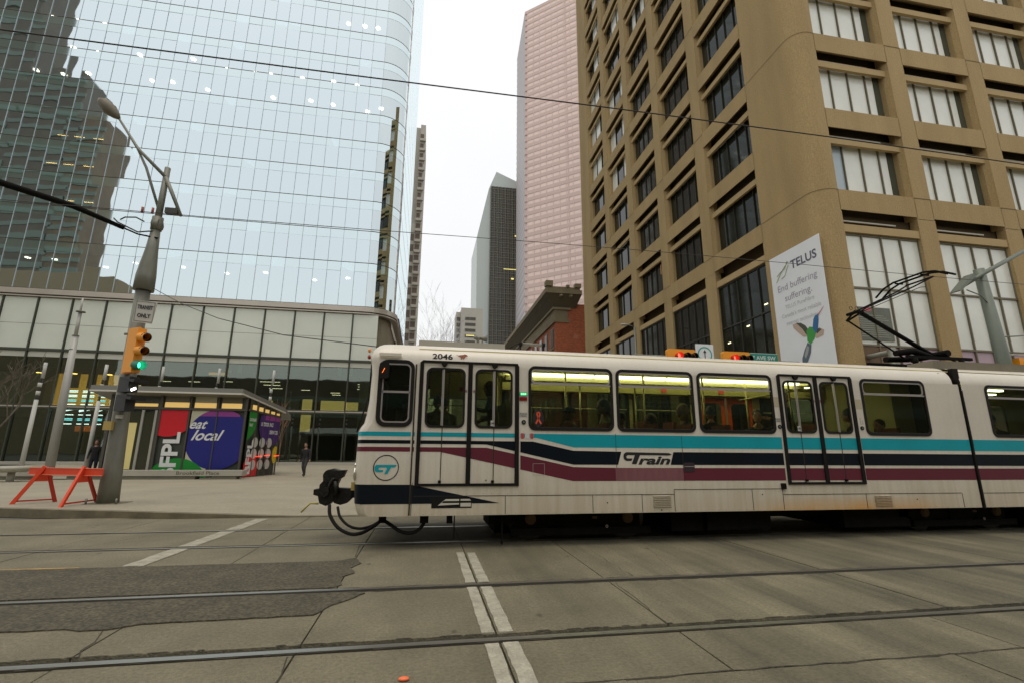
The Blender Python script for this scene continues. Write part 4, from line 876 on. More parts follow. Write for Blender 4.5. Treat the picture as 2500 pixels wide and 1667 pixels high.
gt = thing('glass_office_tower', 'pale blue curtain wall tower with a rounded corner over a white glass podium', 'building', (-25, 55, 0))
FZ = [14.97, 19.52, 22.98, 26.34, 29.73, 33.19, 36.60, 40.02, 43.42, 46.85, 50.3, 53.7, 57.1, 60.5, 63.9, 67.3, 70.7, 74.1, 77.5, 80.9, 84.3, 87.7]
YT = 47.0; XE = -6.4; RT = 2.7
def mk_pane(w, h):
    me = bpy.data.meshes.new('glass_pane'); me.from_pydata([(0, 0, 0), (w, 0, 0), (w, 0, h), (0, 0, h)], [], [(0, 1, 2, 3)]); me.materials.append(TGLS); return me
pmesh = {}
random.seed(11); cnt = 0; rest = M(); extra = M()
for fi in range(len(FZ)-1):
    h = FZ[fi+1]-FZ[fi]-.07
    for ci in range(32):
        x = XE-1.3*(ci+1)
        ang = (random.gauss(0, .0035), random.gauss(0, .0035))
        if cnt < 300 and fi < 10:
            if (fi, 0) not in pmesh: pmesh[(fi, 0)] = mk_pane(1.270, h)
            o = obj('glass_pane', pmesh[(fi, 0)], gt, (x+.019+25, YT-55, FZ[fi]+.05)); o.rotation_euler = (ang[0], 0, ang[1]); cnt += 1
        else:
            extra.add([(x+.019, YT, FZ[fi]+.05), (x+1.281, YT+ang[1]*1.3, FZ[fi]+.05), (x+1.281, YT+ang[1]*1.3-ang[0]*h, FZ[fi+1]-.02), (x+.019, YT-ang[0]*h, FZ[fi+1]-.02)], [(0, 1, 2, 3)])
e = extra.build('upper_glass_panes', TGLS, gt, recalc=False); e['kind'] = 'stuff'
ms = M()
for ci in range(33): x = XE-1.3*ci; ms.box(x-.016, x+.016, YT-.032, YT+.14, 15.0, FZ[-1])
ms.build('mullions', MUL, gt)
arc = lambda r, n=10, a0=0, a1=90: [(XE+r*math.sin(R(a0+(a1-a0)*k/n)), YT+RT-r*math.cos(R(a0+(a1-a0)*k/n))) for k in range(n+1)]
for fi in range(len(FZ)-1):
    z = FZ[fi]
    pts = [(-48.5, YT+.12)]+[(x, y) for x, y in arc(RT-.12)]+[(XE+RT-.12, 71)]
    M().add([(x, y, zz) for zz in (FZ[fi+1]-1.0, FZ[fi+1]+.0) for x, y in pts], [(k, k+1, len(pts)+k+1, len(pts)+k) for k in range(len(pts)-1)]).build('spandrel_band', TEAL, gt)
    M().add([(x, y, zz) for zz in (FZ[fi+1]-.95, FZ[fi+1]-.03) for x, y in [(-48.5, YT-.014)]+arc(RT+.014)], [(k, k+1, 12+k+1, 12+k) for k in range(11)]).build('spandrel_glass', SPG, gt, recalc=False)
    M().box(-48.5, XE, YT+.13, 53, FZ[fi+1]-.95, FZ[fi+1]-.75).build('floor_slab', mat('slab_underside', (.09, .08, .06), .9), gt)
    p2 = [(-48.5, YT-.035)]+[(x, y) for x, y in arc(RT+.035)]+[(XE+RT+.035, 71)]
    M().add([(x, y, zz) for zz in (FZ[fi+1]-.022, FZ[fi+1]+.028) for x, y in p2], [(k, k+1, len(p2)+k+1, len(p2)+k) for k in range(len(p2)-1)]).build('floor_line', FLO, gt)
    ca = arc(RT)
    for k in range(0, 10, 2):
        M().add([(x, y, zz) for zz in (z+.06, FZ[fi+1]-.03) for x, y in ca[k:k+3]], [(0, 1, 4, 3), (1, 2, 5, 4)]).build('corner_glass_pane', CGLS, gt, recalc=False)
    for k in range(3):
        y0 = YT+RT+k*7.1; M().add([(XE+RT, y0+.02, z+.06), (XE+RT, y0+7.08, z+.06), (XE+RT, y0+7.08, FZ[fi+1]-.03), (XE+RT, y0+.02, FZ[fi+1]-.03)], [(0, 1, 2, 3)]).build('side_glass_pane', CGLS, gt, recalc=False)
M().box(-48.5, XE, 53, 53.2, 0, 88).box(XE+.5, XE+.7, 50.4, 71, 15, 88).build('inner_wall', INT, gt)
M().box(XE-.2, XE+2.0, 50, 52.4, 15, 88).build('inner_column', mat('pale_inner_column', (.35, .32, .26), .8), gt)
LMP = emit('office_downlight', (1.0, .93, .78), 9.0)
def disc(x, y, z, r=.26): M().tube([(x, y, z), (x, y, z+.05)], r, 12).build('ceiling_light', LMP, gt)
random.seed(5)
for x in (-12.2, -9.6, -19, -20.6, -15.6, -23.5, -26.6, -32, -36.2, -38.4): disc(x, 49.2+random.random(), FZ[8]-1.05)
for x in (-8.2, -6.6, -11.9, -14.2, -18.2, -24.8, -28, -30, -36, -38.6, -41): disc(x, 48.9+random.random(), FZ[7]-1.05)
for x in (-9.1, -10.9, -7.6): disc(x, 48.5, FZ[10]-1.05)
for x in (-8.6, -12.1, -16.5, -20.4, -24.0, -28, -31.5, -35, -37.2): disc(x, 48.6+random.random()*2, FZ[1]-1.05, .22)
for x in (-36, -38.5, -41): disc(x, 50, FZ[9]-1.05, .35)
for k, y in ((4, 49.5), (5, 50), (3, 50.5)):
    for x in (-36.5, -38, -34.8): M().box(x, x+.9, y, y+.06, FZ[k]-1.1, FZ[k]-1.06).build('ceiling_light', emit('amber_strip', (1, .6, .2), 6), gt)
# cornice between tower and podium
def band(z0, z1, off, m, nm, xs=-48.5):
    p_ = [(xs, YT-off)]+arc(RT+off)+[(XE+RT+off, 71)]; q_ = [(xs, YT+.3)]+arc(RT-.3)+[(XE+RT-.3, 71)]; n = len(p_)
    M().add([(x, y, z0) for x, y in p_]+[(x, y, z1) for x, y in p_]+[(x, y, z0) for x, y in q_]+[(x, y, z1) for x, y in q_], [(k, k+1, n+k+1, n+k) for k in range(n-1)]+[(k, k+1, 2*n+k+1, 2*n+k) for k in range(n-1)]+[(n+k, n+k+1, 3*n+k+1, 3*n+k) for k in range(n-1)]).build(nm, m, gt)
band(14.42, 14.90, .28, SST, 'cornice'); band(14.90, 14.99, .10, FLO, 'cornice_gap'); band(14.30, 14.42, .20, FLO, 'cornice_gap'); band(14.20, 14.30, .24, SST, 'cornice')
# podium
WGL = mat('white_fritted_glass', (.74, .78, .67), .18, var=.10, vs=.35, spec=.6)
WGB = mat('white_fritted_band', (.60, .60, .50), .3)
LGL = glass('podium_glass', (.50, .55, .48), .16, .02, (.8, .9, .85), fres=True, wob=.004)
PFR = mat('dark_green_frame', (.05, .055, .035), .5)
pmu = M(); PX = [-7.45-2.655*k for k in range(0, 16)]
for x in PX: pmu.box(x-.05, x+.05, YT-.16, YT+.05, 0, 14.2)
pmu.build('podium_mullions', PFR, gt)
M().box(-50, -4.9, YT-.12, YT+.05, 9.44, 9.66).box(-50, -4.9, YT-.12, YT+.05, 4.56, 4.68).box(-50, -4.9, YT-.12, YT+.05, 4.78, 4.88).build('podium_transoms', PFR, gt)
M().box(-50, -4.9, YT-.14, YT-.10, 4.68, 4.78).build('podium_rail', SST, gt)
xs = [-5.0]+PX
for a, b in zip(xs[1:]+[-50], xs):
    M().box(a+.07, b-.07, YT-.02, YT, 11.84, 14.15).build('fritted_pane', WGL, gt); M().box(a+.07, b-.07, YT-.02, YT, 9.67, 11.81).build('fritted_pane', WGL, gt)
    M().box(a+.07, b-.07, YT+.02, YT+.05, 8.95, 9.43).build('fritted_band', WGB, gt)
    M().box(a+.07, b-.07, YT+.30, YT+.33, 8.12, 8.92).build('dark_band', INT, gt)
    for z0, z1 in ((4.9, 8.9), (.25, 4.55)): M().box(a+.07, b-.07, YT, YT+.015, z0, z1).build('podium_pane', LGL, gt)
for x in (-17.9, -17.1, -7.3, -8.3, -20.8): M().box(x-.17, x+.17, YT+.24, YT+.28, 8.15, 8.9).build('column_stub', WGB, gt)
pc = M()
ca = arc(RT-.5)
pc.add([(x, y, z) for z in (0, 14.2) for x, y in ca], [(k, k+1, len(ca)+k+1, len(ca)+k) for k in range(len(ca)-1)]); pc.box(XE+RT-.6, XE+RT-.5, YT+RT, 71, 0, 14.2)
pc.build('podium_corner', mat('olive_corner_column', (.30, .27, .17), .5, var=.2, vs=.5), gt)
M().tube([(-3.2, 48, 14.2), (-1.9, 46.5, 8)], .07, 8).build('corner_strut', WIR, gt)
M().box(-50, -4, YT+.4, 53, 8.9, 9.1).box(-50, -4, YT+.6, 58, 4.6, 4.85).build('podium_floor', mat('podium_slab', (.16, .14, .10), .8), gt)
M().box(-50, -4, 57.8, 58, 0, 14).build('podium_back_wall', mat('podium_back', (.17, .165, .12), .9, var=.4, vs=.25), gt)
WRM = emit('warm_lit_wall', (.80, .40, .06), 1.1); WR2 = emit('yellow_lit_wall', (.85, .62, .20), 1.0)
M().box(-33.6, -27.4, 50.4, 50.5, 4.95, 8.0).build('warm_lobby_wall', WRM, gt)
M().box(-34.4, -33.6, 50.4, 50.5, 3.5, 7.4).build('warm_lobby_wall', mat('brown_lobby_wall', (.35, .2, .06), .7), gt)
for k, (x0, x1, z0, z1, m) in enumerate(((-16.6, -14.6, 4.95, 5.9, WR2), (-11.9, -11.0, 3.0, 6.1, WR2), (-10.2, -8.0, 5.0, 6.0, WR2), (-7.9, -6.3, 5.1, 5.9, WR2), (-13.8, -12.2, 5.1, 6.1, mat('beige_room', (.3, .26, .16), .8)), (-6.9, -5.6, 5.0, 5.6, emit('blue_lit_panel', (.02, .25, .4), .6)), (-20.6, -19.0, 8.2, 8.9, WRM))):
    M().box(x0, x1, 49.5+.01*k, 49.6+.01*k, z0, z1).build('lit_room_panel', m, gt)
STL = emit('lit_ceiling_strip', (1, .85, .6), 3.0)
for x, y, z, w in ((-15.8, 49, 7.6, 1.8), (-15.6, 49.5, 7.35, 1.5), (-15.2, 50, 7.1, 1.2), (-19.0, 49, 7.5, .8), (-9.3, 49, 6.7, .9), (-9.2, 49.4, 6.55, .8), (-6.8, 49, 7.6, 1.2), (-6.8, 49.3, 7.4, 1.2), (-6.9, 49.6, 7.2, 1.1), (-12.0, 49, 6.9, .8), (-22, 49, 7.4, 1.0), (-24.5, 49.3, 7.4, .9), (-27, 49, 6.9, 1.1)):
    M().box(x, x+w, y, y+.05, z, z+.05).build('ceiling_strip', STL, gt)
for x in (-33.8, -31.1, -28.3, -26.9): M().tube([(x, 48.5, 7.75), (x, 48.5, 7.8)], .22, 12).build('lobby_downlight', emit('amber_downlight', (1, .62, .18), 9), gt)
M().box(-50, -34.8, 50.0, 50.1, 4.0, 8.0).build('lobby_screen', mat('grey_lobby_screen', (.5, .52, .47), .6, var=.3, vs=.5), gt)
M().box(-50, -27, 49.8, 49.9, .3, 3.9).build('lobby_dark_wall', mat('lobby_dark_wall', (.05, .04, .02), .8, var=.5, vs=.6), gt)
M().box(-30.8, -29.2, 49.5, 49.6, 2.75, 3.25).build('orange_lobby_panel', emit('orange_panel', (.7, .15, .02), .7), gt)
M().box(-28.6, -27.5, 49.5, 49.6, 2.9, 3.4).build('orange_lobby_panel', emit('amber_panel', (.7, .38, .05), .7), gt)
# plinth in front of the podium
M().box(-50, -3.6, YT-1.6, YT-.25, 0, .22).build('plinth', mat('pale_plinth', (.42, .40, .33), .7, var=.1, vs=.6), gt)
# lit hanging letter columns in the lobby
LT = emit('white_blue_letters', (.75, .9, 1.0), 6.0); LTC = emit('cyan_letters', (.2, .75, .95), 4.5)
ls = thing('hanging_letter_sign', 'four lit columns of white and cyan letters hanging inside the amber lobby', 'sign', (-29.6, 48.8, 4.8))
for ci, (x, w, s_) in enumerate(((-31.7, .95, 'REHARZOEI'), (-30.35, .95, 'EMVI7NOLI'), (-29.0, .55, 'IEHI3IBLI'), (-27.6, .95, 'BENUROEZI'))):
    M().box(x+.12, x+w-.12, 48.95, 49.0, 6.55, 8.0).build('sign_backing', mat('sign_backing', (.05, .045, .035), .8), ls)
    z = 6.30
    for q in range(8):
        dz = .20 if q != 4 else .34
        for e_ in ((0, .12) if q not in (5, 7) else (.06,)):
            sl = .10 if q == 4 else 0
            M().bar((x, 48.88, z-e_-sl), (x+w, 48.88, z-e_+sl), .05, .075 if q != 4 else .11).build('letter', LTC if q in (2, 6) else LT, ls)
        z -= .40 if q != 4 else .46
# ================================================================ BRICK BUILDING WITH CORNICE
def brick_mat():
    m = mat('red_brick', (0.42, 0.13, 0.06), 0.9, bump=.3, bs=6); t = m.node_tree; p = t.nodes['Principled BSDF']
    b = t.nodes.new('ShaderNodeTexBrick'); b.inputs['Color1'].default_value = (.50, .13, .05, 1); b.inputs['Color2'].default_value = (.30, .08, .035, 1); b.inputs['Mortar'].default_value = (.32, .20, .13, 1)
    b.inputs['Scale'].default_value = 4.0; b.inputs['Mortar Size'].default_value = .012; b.inputs['Row Height'].default_value = .30; b.inputs['Brick Width'].default_value = 1.0
    tc = t.nodes.new('ShaderNodeTexCoord'); mp = t.nodes.new('ShaderNodeMapping'); mp.inputs['Rotation'].default_value = (R(90), 0, 0); t.links.new(tc.outputs['Object'], mp.inputs[0]); t.links.new(mp.outputs[0], b.inputs['Vector'])
    n = t.nodes.new('ShaderNodeTexNoise'); n.inputs['Scale'].default_value = .35; n.inputs['Detail'].default_value = 5; t.links.new(tc.outputs['Object'], n.inputs['Vector'])
    r = t.nodes.new('ShaderNodeValToRGB'); r.color_ramp.elements[0].position = .58; r.color_ramp.elements[1].position = .75; r.color_ramp.elements[0].color = (0, 0, 0, 1); t.links.new(n.outputs[0], r.inputs[0])
    mx = t.nodes.new('ShaderNodeMixRGB'); mx.inputs[2].default_value = (.50, .26, .17, 1); t.links.new(r.outputs[0], mx.inputs[0]); t.links.new(b.outputs[0], mx.inputs[1]); t.links.new(mx.outputs[0], p.inputs['Base Color'])
    return m
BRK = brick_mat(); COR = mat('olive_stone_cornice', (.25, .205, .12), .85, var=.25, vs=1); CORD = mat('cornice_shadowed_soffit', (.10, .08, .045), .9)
bk = thing('brick_building', 'old red brick building with a heavy olive stone cornice between pink tower and brown block', 'building', (20, 70, 0))
BX0, BY0 = 15.6, 56.6
M().box(BX0, 34, BY0, 92, 0, 19.7).build('brick_wall', BRK, bk)
M().box(BX0-.25, BX0+1.8, BY0-.1, 92, 17.2, 17.5).box(BX0-.18, BX0+1.6, BY0-.08, 92, 17.5, 18.8).box(BX0-.45, BX0+1.9, BY0-.25, 92, 18.8, 19.1).build('frieze', COR, bk)
M().add([(BX0-.3, BY0-.1, 19.1), (BX0+2.6, BY0-.1, 19.1), (BX0+3.2, BY0-1.0, 20.7), (BX0-1.5, BY0-1.0, 20.7), (BX0-.3, 92, 19.1), (BX0-1.5, 92, 20.7)], [(0, 1, 2, 3), (0, 3, 5, 4)]).build('cornice_soffit', CORD, bk, recalc=False)
M().box(BX0-1.55, BX0+3.2, BY0-1.05, 92, 20.7, 21.25).box(BX0-1.35, BX0+3.0, BY0-.9, 92, 21.25, 21.6).build('cornice', COR, bk)
M().box(BX0-1.5, BX0-.6, BY0-1.1, BY0-.2, 21.6, 22.3).box(BX0+2.3, BX0+3.1, BY0-1.1, BY0-.4, 21.6, 22.1).box(BX0+1.2, BX0+1.6, BY0-1.0, BY0-.6, 21.6, 21.9).build('cornice_finials', COR, bk)
for k in range(26): M().box(BX0-1.2, BX0-.2, BY0+.3+k*1.35, BY0+.75+k*1.35, 20.2, 20.7).build('cornice_bracket', CORD, bk)
for k in range(2): M().ell((BX0+.5+k*1.3, BY0-.8, 20.45), (.28, .3, .22), n=10, k=6).build('cornice_rosette', COR, bk)
for k in range(11):
    y = BY0+1.0+k*3.1
    for z in (14.2, 9.8, 5.4):
        w_ = M().box(BX0-.06, BX0+.02, y, y+1.5, z, z+2.5).build('window', FRM, bk); M().box(BX0-.09, BX0-.05, y+.12, y+1.38, z+.1, z+2.35).build('pane', DGL, w_)
        M().box(BX0-.15, BX0, y-.15, y+1.65, z-.3, z).build('sill', COR, bk)
# ================================================================ TOWERS BEHIND
PKW = mat('pink_tower_glass', (.74, .58, .52), .35, .2, var=.10, vs=.12)
PKS = mat('pink_granite', (.585, .445, .395), .55, var=.10, vs=.05)
PGR = mat('pale_grey_facade', (.56, .54, .55), .6)
PGR2 = mat('pale_grey_facade_band', (.46, .44, .45), .6)
pk = thing('pink_office_tower', 'tall pale pink office tower banded with bright window rows behind the brown block', 'building', (60, 200, 0))
c0 = Vector((45.2, 220)); dr = Vector((.77, -.64)); dl = Vector((.055, 1.0)); c1 = c0+dr*75; c2 = c0+dl*34; ZT = 243.0
nr = Vector((-dr.y, dr.x)); 
def wallband(a, b, z0, z1, off, nm, m, par):
    d = (b-a).normalized(); nn = Vector((-abs(d.y), -abs(d.x))).normalized() if abs(d.x) > .3 else Vector((-1, 0)); o = nn*off
    M().add([(a.x+o.x, a.y+o.y, z0), (b.x+o.x, b.y+o.y, z0), (b.x+o.x, b.y+o.y, z1), (a.x+o.x, a.y+o.y, z1), (a.x, a.y, z0), (b.x, b.y, z0), (b.x, b.y, z1), (a.x, a.y, z1)], [(0, 1, 2, 3), (0, 1, 5, 4), (3, 2, 6, 7), (0, 3, 7, 4), (1, 2, 6, 5)]).build(nm, m, par, recalc=False)
M().add([(c.x, c.y, z) for z in (0, ZT) for c in (c0, c1, c1+Vector((20, 30)), c2+Vector((60, 0)), c2)], [(0, 1, 6, 5), (4, 0, 5, 9), (1, 2, 7, 6), (5, 6, 7, 8, 9)]).build('tower_core', PKS, pk)
k = 0; z = 38.0
while z < ZT-1:
    wallband(c0+dr*1.2, c1, z, z+1.95, .25, 'window_band', PKW, pk)
    wallband(c0+dr*.0, c1, z+1.95, z+3.9, .42, 'granite_band', PKS, pk)
    wallband(c0, c2, z+.4, z+2.2, .2, 'grey_band', PGR, pk); wallband(c0, c2, z+2.2, z+4.3, .3, 'grey_band', PGR2, pk)
    z += 3.9; k += 1
fn_ = M(); q = 1.5
while q < 74:
    a = c0+dr*q; o_ = Vector((-.64, -.77))*.5; fn_.add([(a.x, a.y, 38), (a.x+o_.x, a.y+o_.y, 38), (a.x+o_.x, a.y+o_.y, ZT), (a.x, a.y, ZT)]+[(a.x+.13, a.y-.1, 38), (a.x+o_.x+.13, a.y+o_.y-.1, 38), (a.x+o_.x+.13, a.y+o_.y-.1, ZT), (a.x+.13, a.y-.1, ZT)], [(0, 1, 2, 3), (4, 5, 6, 7), (1, 5, 6, 2)]); q += 3.6
fn_.build('thin_mullions', mat('pink_mullion', (.66, .52, .47), .6), pk)['kind'] = 'stuff'
for s in (24, 48): 
    a = c0+dr*s; wallband(a, a+dr*.5, 38, ZT, .5, 'vertical_fin', PKS, pk)
GRD = mat('dark_tower_glass', (.05, .05, .04), .25, var=.4, vs=.1); GRF = mat('pale_tower_grid', (.22, .215, .175), .6); GRT = mat('sky_reflection_panel', (.50, .55, .53), .4)
dt = thing('dark_grid_tower', 'dark gridded office tower with a sloping pale glass top and flank', 'building', (45, 275, 0))
M().box(32.6, 66, 260, 300, 0, 157).build('dark_curtain_wall', GRD, dt)
gm = M(); z = 45
while z < 157.5: gm.box(32.3, 66, 259.6, 260.0, z, z+.22); gm.box(32.3, 66, 259.6, 260.0, z+1.3, z+1.42); z += 3.15
gm.build('floor_grid', GRF, dt)
x = 32.3; gm = M()
while x < 60: gm.box(x, x+.22, 259.4, 259.9, 30, 157); x += 2.2
gm.build('vertical_fins', GRF, dt)
gm = M(); x = 33.4
while x < 60: gm.box(x, x+.7, 259.7, 259.95, 30, 157); x += 2.2
gm.build('dark_piers', mat('dark_pier', (.10, .09, .07), .7), dt)
top = [(24.7, 0), (24.7, 124), (31.2, 157), (35.7, 168), (47.7, 163), (66, 150), (66, 156), (32.3, 157.4), (32.3, 0)]
M().prism([(26.0, 20), (24.7, 124), (31.2, 156), (35.7, 168), (47.7, 163), (66, 156), (66, 157.4), (32.3, 157.4), (32.5, 20)], XZ, 261.5, 296).build('pale_flank', GRT, dt)  # pale tone of the left flank is reflected sky put into the colour
for (x, z) in ((51, 87), (52, 71), (48, 66), (52, 96), (47, 150/1.2), (49, 102), (45, 98), (50.5, 99), (46, 56), (42, 52)): M().box(x, x+1.5, 259.3, 259.35, z, z+.9).build('lit_window', emit('far_lit_window', (.9, .75, .25), .8), dt)
M().box(40.5, 48, 259.3, 259.35, 104, 104.4).build('lit_window', emit('far_lit_window', (1, 1, 1), 1), dt)
M().box(49.2, 49.7, 240, 240.3, 40, 62).build('flag_mast', mat('faded_red_flag', (.35, .12, .12), .8), dt)
CON = mat('pale_far_concrete', (.46, .44, .38), .85, var=.12, vs=.1); WDK = mat('far_dark_window', (.06, .055, .04), .35)
gb = thing('grey_slab_building', 'small pale grey concrete block with dark horizontal window slots far down the street', 'building', (16.5, 205, 0))
M().box(12.9, 22.3, 200, 214, 0, 61.5).box(10.9, 12.9, 202, 214, 0, 60.0).build('concrete_wall', CON, gb)
for k in range(9):
    z = 57.0-k*2.55; M().box(14.7, 19.2, 199.85, 200.2, z-.9, z+.35).build('window_slot', WDK, gb); M().box(11.2, 12.6, 201.8, 202.2, z-1.0, z+.6).build('window_slot', WDK, gb)
for k in (3, 5): M().box(15.2, 18.8, 199.80, 199.84, 57.0-k*2.55-.3, 57.0-k*2.55+.1).build('lit_window', emit('far_lit_window', (1, 1, 1), 1), gb)
rb_ = thing('balcony_tower', 'slender pale concrete apartment tower with stacked dark balconies beside the glass tower', 'building', (-8.4, 124, 0))
M().box(-14, -5.1, 121.5, 140, 0, 90).box(-5.1, -3.75, 120, 138, 0, 90).box(-6.9, -5.1, 120.2, 130, 0, 60).build('concrete_wall', CON, rb_)
RSH = mat('balcony_recess', (.15, .12, .09), .8, var=.3, vs=.5)
k = 0; z = 86.5
while z > 18:
    M().box(-5.05, -4.15 if z > 60 else -3.9, 119.93, 120.05, z-1.2, z+.5).build('balcony_recess', RSH, rb_)
    if z < 59: M().box(-6.5, -5.35, 120.1, 120.3, z-1.3, z+.5).build('balcony_recess', RSH, rb_)
    M().box(-5.15, -3.55, 119.3, 120.0, z-1.9, z-1.2).build('balcony', CON, rb_)
    z -= 3.0; k += 1
# blocks on the camera side of the street, seen only in the glass
RBM = mat('brown_glass_block', (.13, .105, .065), .35, var=.4, vs=.12); RBT = mat('teal_glass_strip', (.15, .19, .15), .4); RBL = mat('tan_block', (.30, .24, .15), .8)
def behind(nm, lab, x0, x1, y0, y1, h, m, bands=True, step=3.8):
    t_ = thing(nm, lab, 'building', ((x0+x1)/2, (y0+y1)/2, 0)); M().box(x0, x1, y0, y1, 0, h).build('wall', m, t_)
    if bands:
        g_ = M(); z = 5
        while z < h-2: g_.box(x0-.15, x1+.15, y1-.5, y1+.15, z, z+1.3); z += step
        g_.build('window_bands', RBT, t_)
    return t_
behind('street_block', 'tall brown glass tower across the street behind the viewer', -170, -104, -40, -30, 190, RBM, step=5.2)
behind('street_block', 'lower brown grid tower across the street behind the viewer', -104, -91, -40, -30, 96, RBM, step=3.4)
behind('street_block', 'stepped ochre tower across the street behind the viewer', -91, -85, -40, -30, 84, mat('ochre_grid_block', (.20, .14, .075), .5, var=.4, vs=.25), step=2.6)
behind('street_block', 'low tan block across the street behind the viewer', -95, -70, -28, -22, 39, RBL, False)
behind('street_block', 'long low dark office block across the street behind the viewer', -69, -8, -50, -30, 18, RBM)
behind('street_block', 'dark stone building behind the viewer, widened over the cross street gap to darken train window reflections', -7.9, 120, -50, -30, 19, mat('dark_stone', (.16, .14, .10), .8, var=.2, vs=.2))  # widened across the cross street opening so the train glass reflects dark
# bare hazy trees far down the side street
TB = mat('far_bare_branches', (.50, .50, .52), .9)
def bare_tree(loc, h, label, m, levels=4, r0=.18, spread=.5, group=None, seed=1, cat='tree', nm='bare_tree', min_r=.012):
    rnd = random.Random(seed); t_ = thing(nm, label, cat, loc, 0, group); tk = M(); br = M(); L = Vector(loc)
    def grow(p, d, ln, r, lv):
        q = p+d*ln*.5+Vector((rnd.gauss(0, .03), rnd.gauss(0, .03), 0))*ln; e = p+d*ln
        (tk if lv == 0 else br).tube([p, q, e], [r, r*.85, r*.65], 6 if lv < 2 else 4, caps=False)
        if lv >= levels: return
        for k in range(3 if lv < 3 else 2):
            a = rnd.uniform(0, 6.28); nd = (d+Vector((math.cos(a), math.sin(a), rnd.uniform(-.1, .5)))*spread).normalized()
            st = p.lerp(e, rnd.uniform(.55, 1.0)); grow(st, nd, ln*rnd.uniform(.55, .8), max(min_r, r*.55), lv+1)
    grow(L, Vector((.02, 0, 1)), h*.42, r0, 0)
    tk.build('trunk', m, t_); br.build('crown', m, t_); return t_
for i, (x, y, h) in enumerate(((-.5, 170, 48), (3.5, 175, 53), (7, 180, 50), (1.5, 168, 42))):
    bare_tree((x, y, 0), h, ('leftmost pale bare tree in the haze', 'tallest pale bare tree in the haze', 'rightmost pale bare tree beside the grey slab block', 'smallest pale bare tree in the haze')[i], TB, 5, .16, .42, 'bare trees far down the side street', seed=i+2, min_r=.035)
# ================================================================ KIOSK
ks = thing('kiosk', 'glass plaza kiosk wrapped in red, blue and green circles under a sloping grey roof', 'kiosk', (-10.5, 26.8, 0))
KF = mat('kiosk_frame', (.07, .065, .05), .5); KR = mat('kiosk_roof', (.20, .20, .17), .5); KG = mat('kiosk_trim', (.60, .58, .50), .4)
KD = mat('kiosk_dark_panel', (.06, .07, .055), .35)
SX = lambda y: -8.5+.193*(y-25.5)
r_ = M(); top = [(-15.2, 24.9), (-8.72, 24.9), (-7.75, 28.7), (-7.9, 30.5), (-15.2, 30.5)]
zt = lambda x, y: 4.16-(y-24.9)*.155
n = len(top); r_.add([(x, y, zt(x, y)-.28) for x, y in top]+[(x, y, zt(x, y)) for x, y in top], [tuple(range(n))[::-1], tuple(range(n, 2*n))]+[(k, (k+1) % n, n+(k+1) % n, n+k) for k in range(n)])
r_.build('roof', KR, ks)
M().bar((-15.2, 24.88, zt(0, 24.9)-.25), (-8.72, 24.88, zt(0, 24.9)-.25), .05, .07).bar((-8.70, 24.9, zt(0, 24.9)-.25), (-7.73, 28.7, zt(0, 28.7)-.25), .05, .07).build('roof_trim', KG, ks)
M().box(-14.6, -8.7, 25.55, 25.6, 0, 3.85).add([(SX(y)-.06, y, z) for y, z in ((25.6, 0), (28.5, 0), (28.5, 3.3), (25.6, 3.75))], [(0, 1, 2, 3)]).box(-14.6, -8.3, 28.6, 28.7, 0, 3.3).build('kiosk_wall', KD, ks)
fm_ = M()
for x, q in ((-14.5, .06), (-12.42, .06), (-11.14, .035), (-9.92, .022), (-8.66, .05)): fm_.box(x-q, x+q, 25.40, 25.5, 0, 3.86)
fm_.box(-14.5, -8.6, 25.36, 25.48, 3.14, 3.24)
for y in (26.1, 26.75, 27.35, 27.95, 28.45): fm_.bar((SX(y)+.03, y, 0), (SX(y)+.03, y, 3.75-(y-25.5)*.15), .06, .06)
fm_.bar((SX(25.4)+.03, 25.4, 3.2), (SX(28.5)+.03, 28.5, 3.06), .06, .1)
fm_.build('kiosk_frame', KF, ks)
UP = emit('kiosk_clerestory', (.80, .52, .16), .55)
for x0, x1 in ((-12.3, -11.25), (-11.0, -10.05), (-9.8, -8.9)):
    M().box(x0, x1, 25.50, 25.54, 3.26, 3.50).build('lit_clerestory', UP, ks); M().box(x0, x1, 25.50, 25.54, 3.50, 3.84).build('clerestory_pane', mat('pale_clerestory', (.42, .40, .27), .4) if x0 > -11.1 and x0 < -10.5 else mat('dim_clerestory', (.16, .145, .09), .4), ks)
M().box(-14.2, -12.6, 25.50, 25.54, 3.28, 3.42).build('lit_clerestory', UP, ks)
for y in (25.7, 26.3, 26.9, 27.5, 28.05): M().add([(SX(y)+.0, y, 3.22-(y-25.5)*.04), (SX(y+.4), y+.4, 3.22-(y-25.5)*.04), (SX(y+.4), y+.4, 3.5-(y-25.5)*.1), (SX(y), y, 3.5-(y-25.5)*.1)], [(0, 1, 2, 3)]).build('lit_clerestory', UP, ks, recalc=False)
# door in the left bay
M().box(-14.1, -12.55, 25.42, 25.46, .05, 3.0).build('kiosk_door_glass', mat('kiosk_door_glass', (.05, .05, .03), .15), ks)
for x in (-14.05, -13.1, -12.55): M().box(x-.05, x+.05, 25.36, 25.44, 0, 3.1).build('door_jamb', mat('brushed_door_frame', (.36, .35, .30), .4), ks)
M().box(-13.7, -13.3, 25.40, 25.415, .4, 2.5).build('lit_door_reveal', emit('dim_yellow_reveal', (.5, .42, .16), .3), ks)
YK = 25.44
CREAM = mat('cream_vinyl', (.52, .50, .35), .5); REDV = mat('red_vinyl', (.62, .012, .02), .4); NVV = mat('blue_vinyl', (.014, .016, .19), .4); GRV = mat('green_vinyl', (.01, .24, .03), .4); MAG = mat('magenta_vinyl', (.28, .05, .26), .4); WHV = mat('white_vinyl', (.72, .72, .70), .5); YLV = mat('yellow_vinyl', (.62, .48, .02), .4)
def kp(nm, pts, m, y): 
    if len(pts) > 2: mark(M().sheet(pts, [], XZ, y), nm, m, ks)
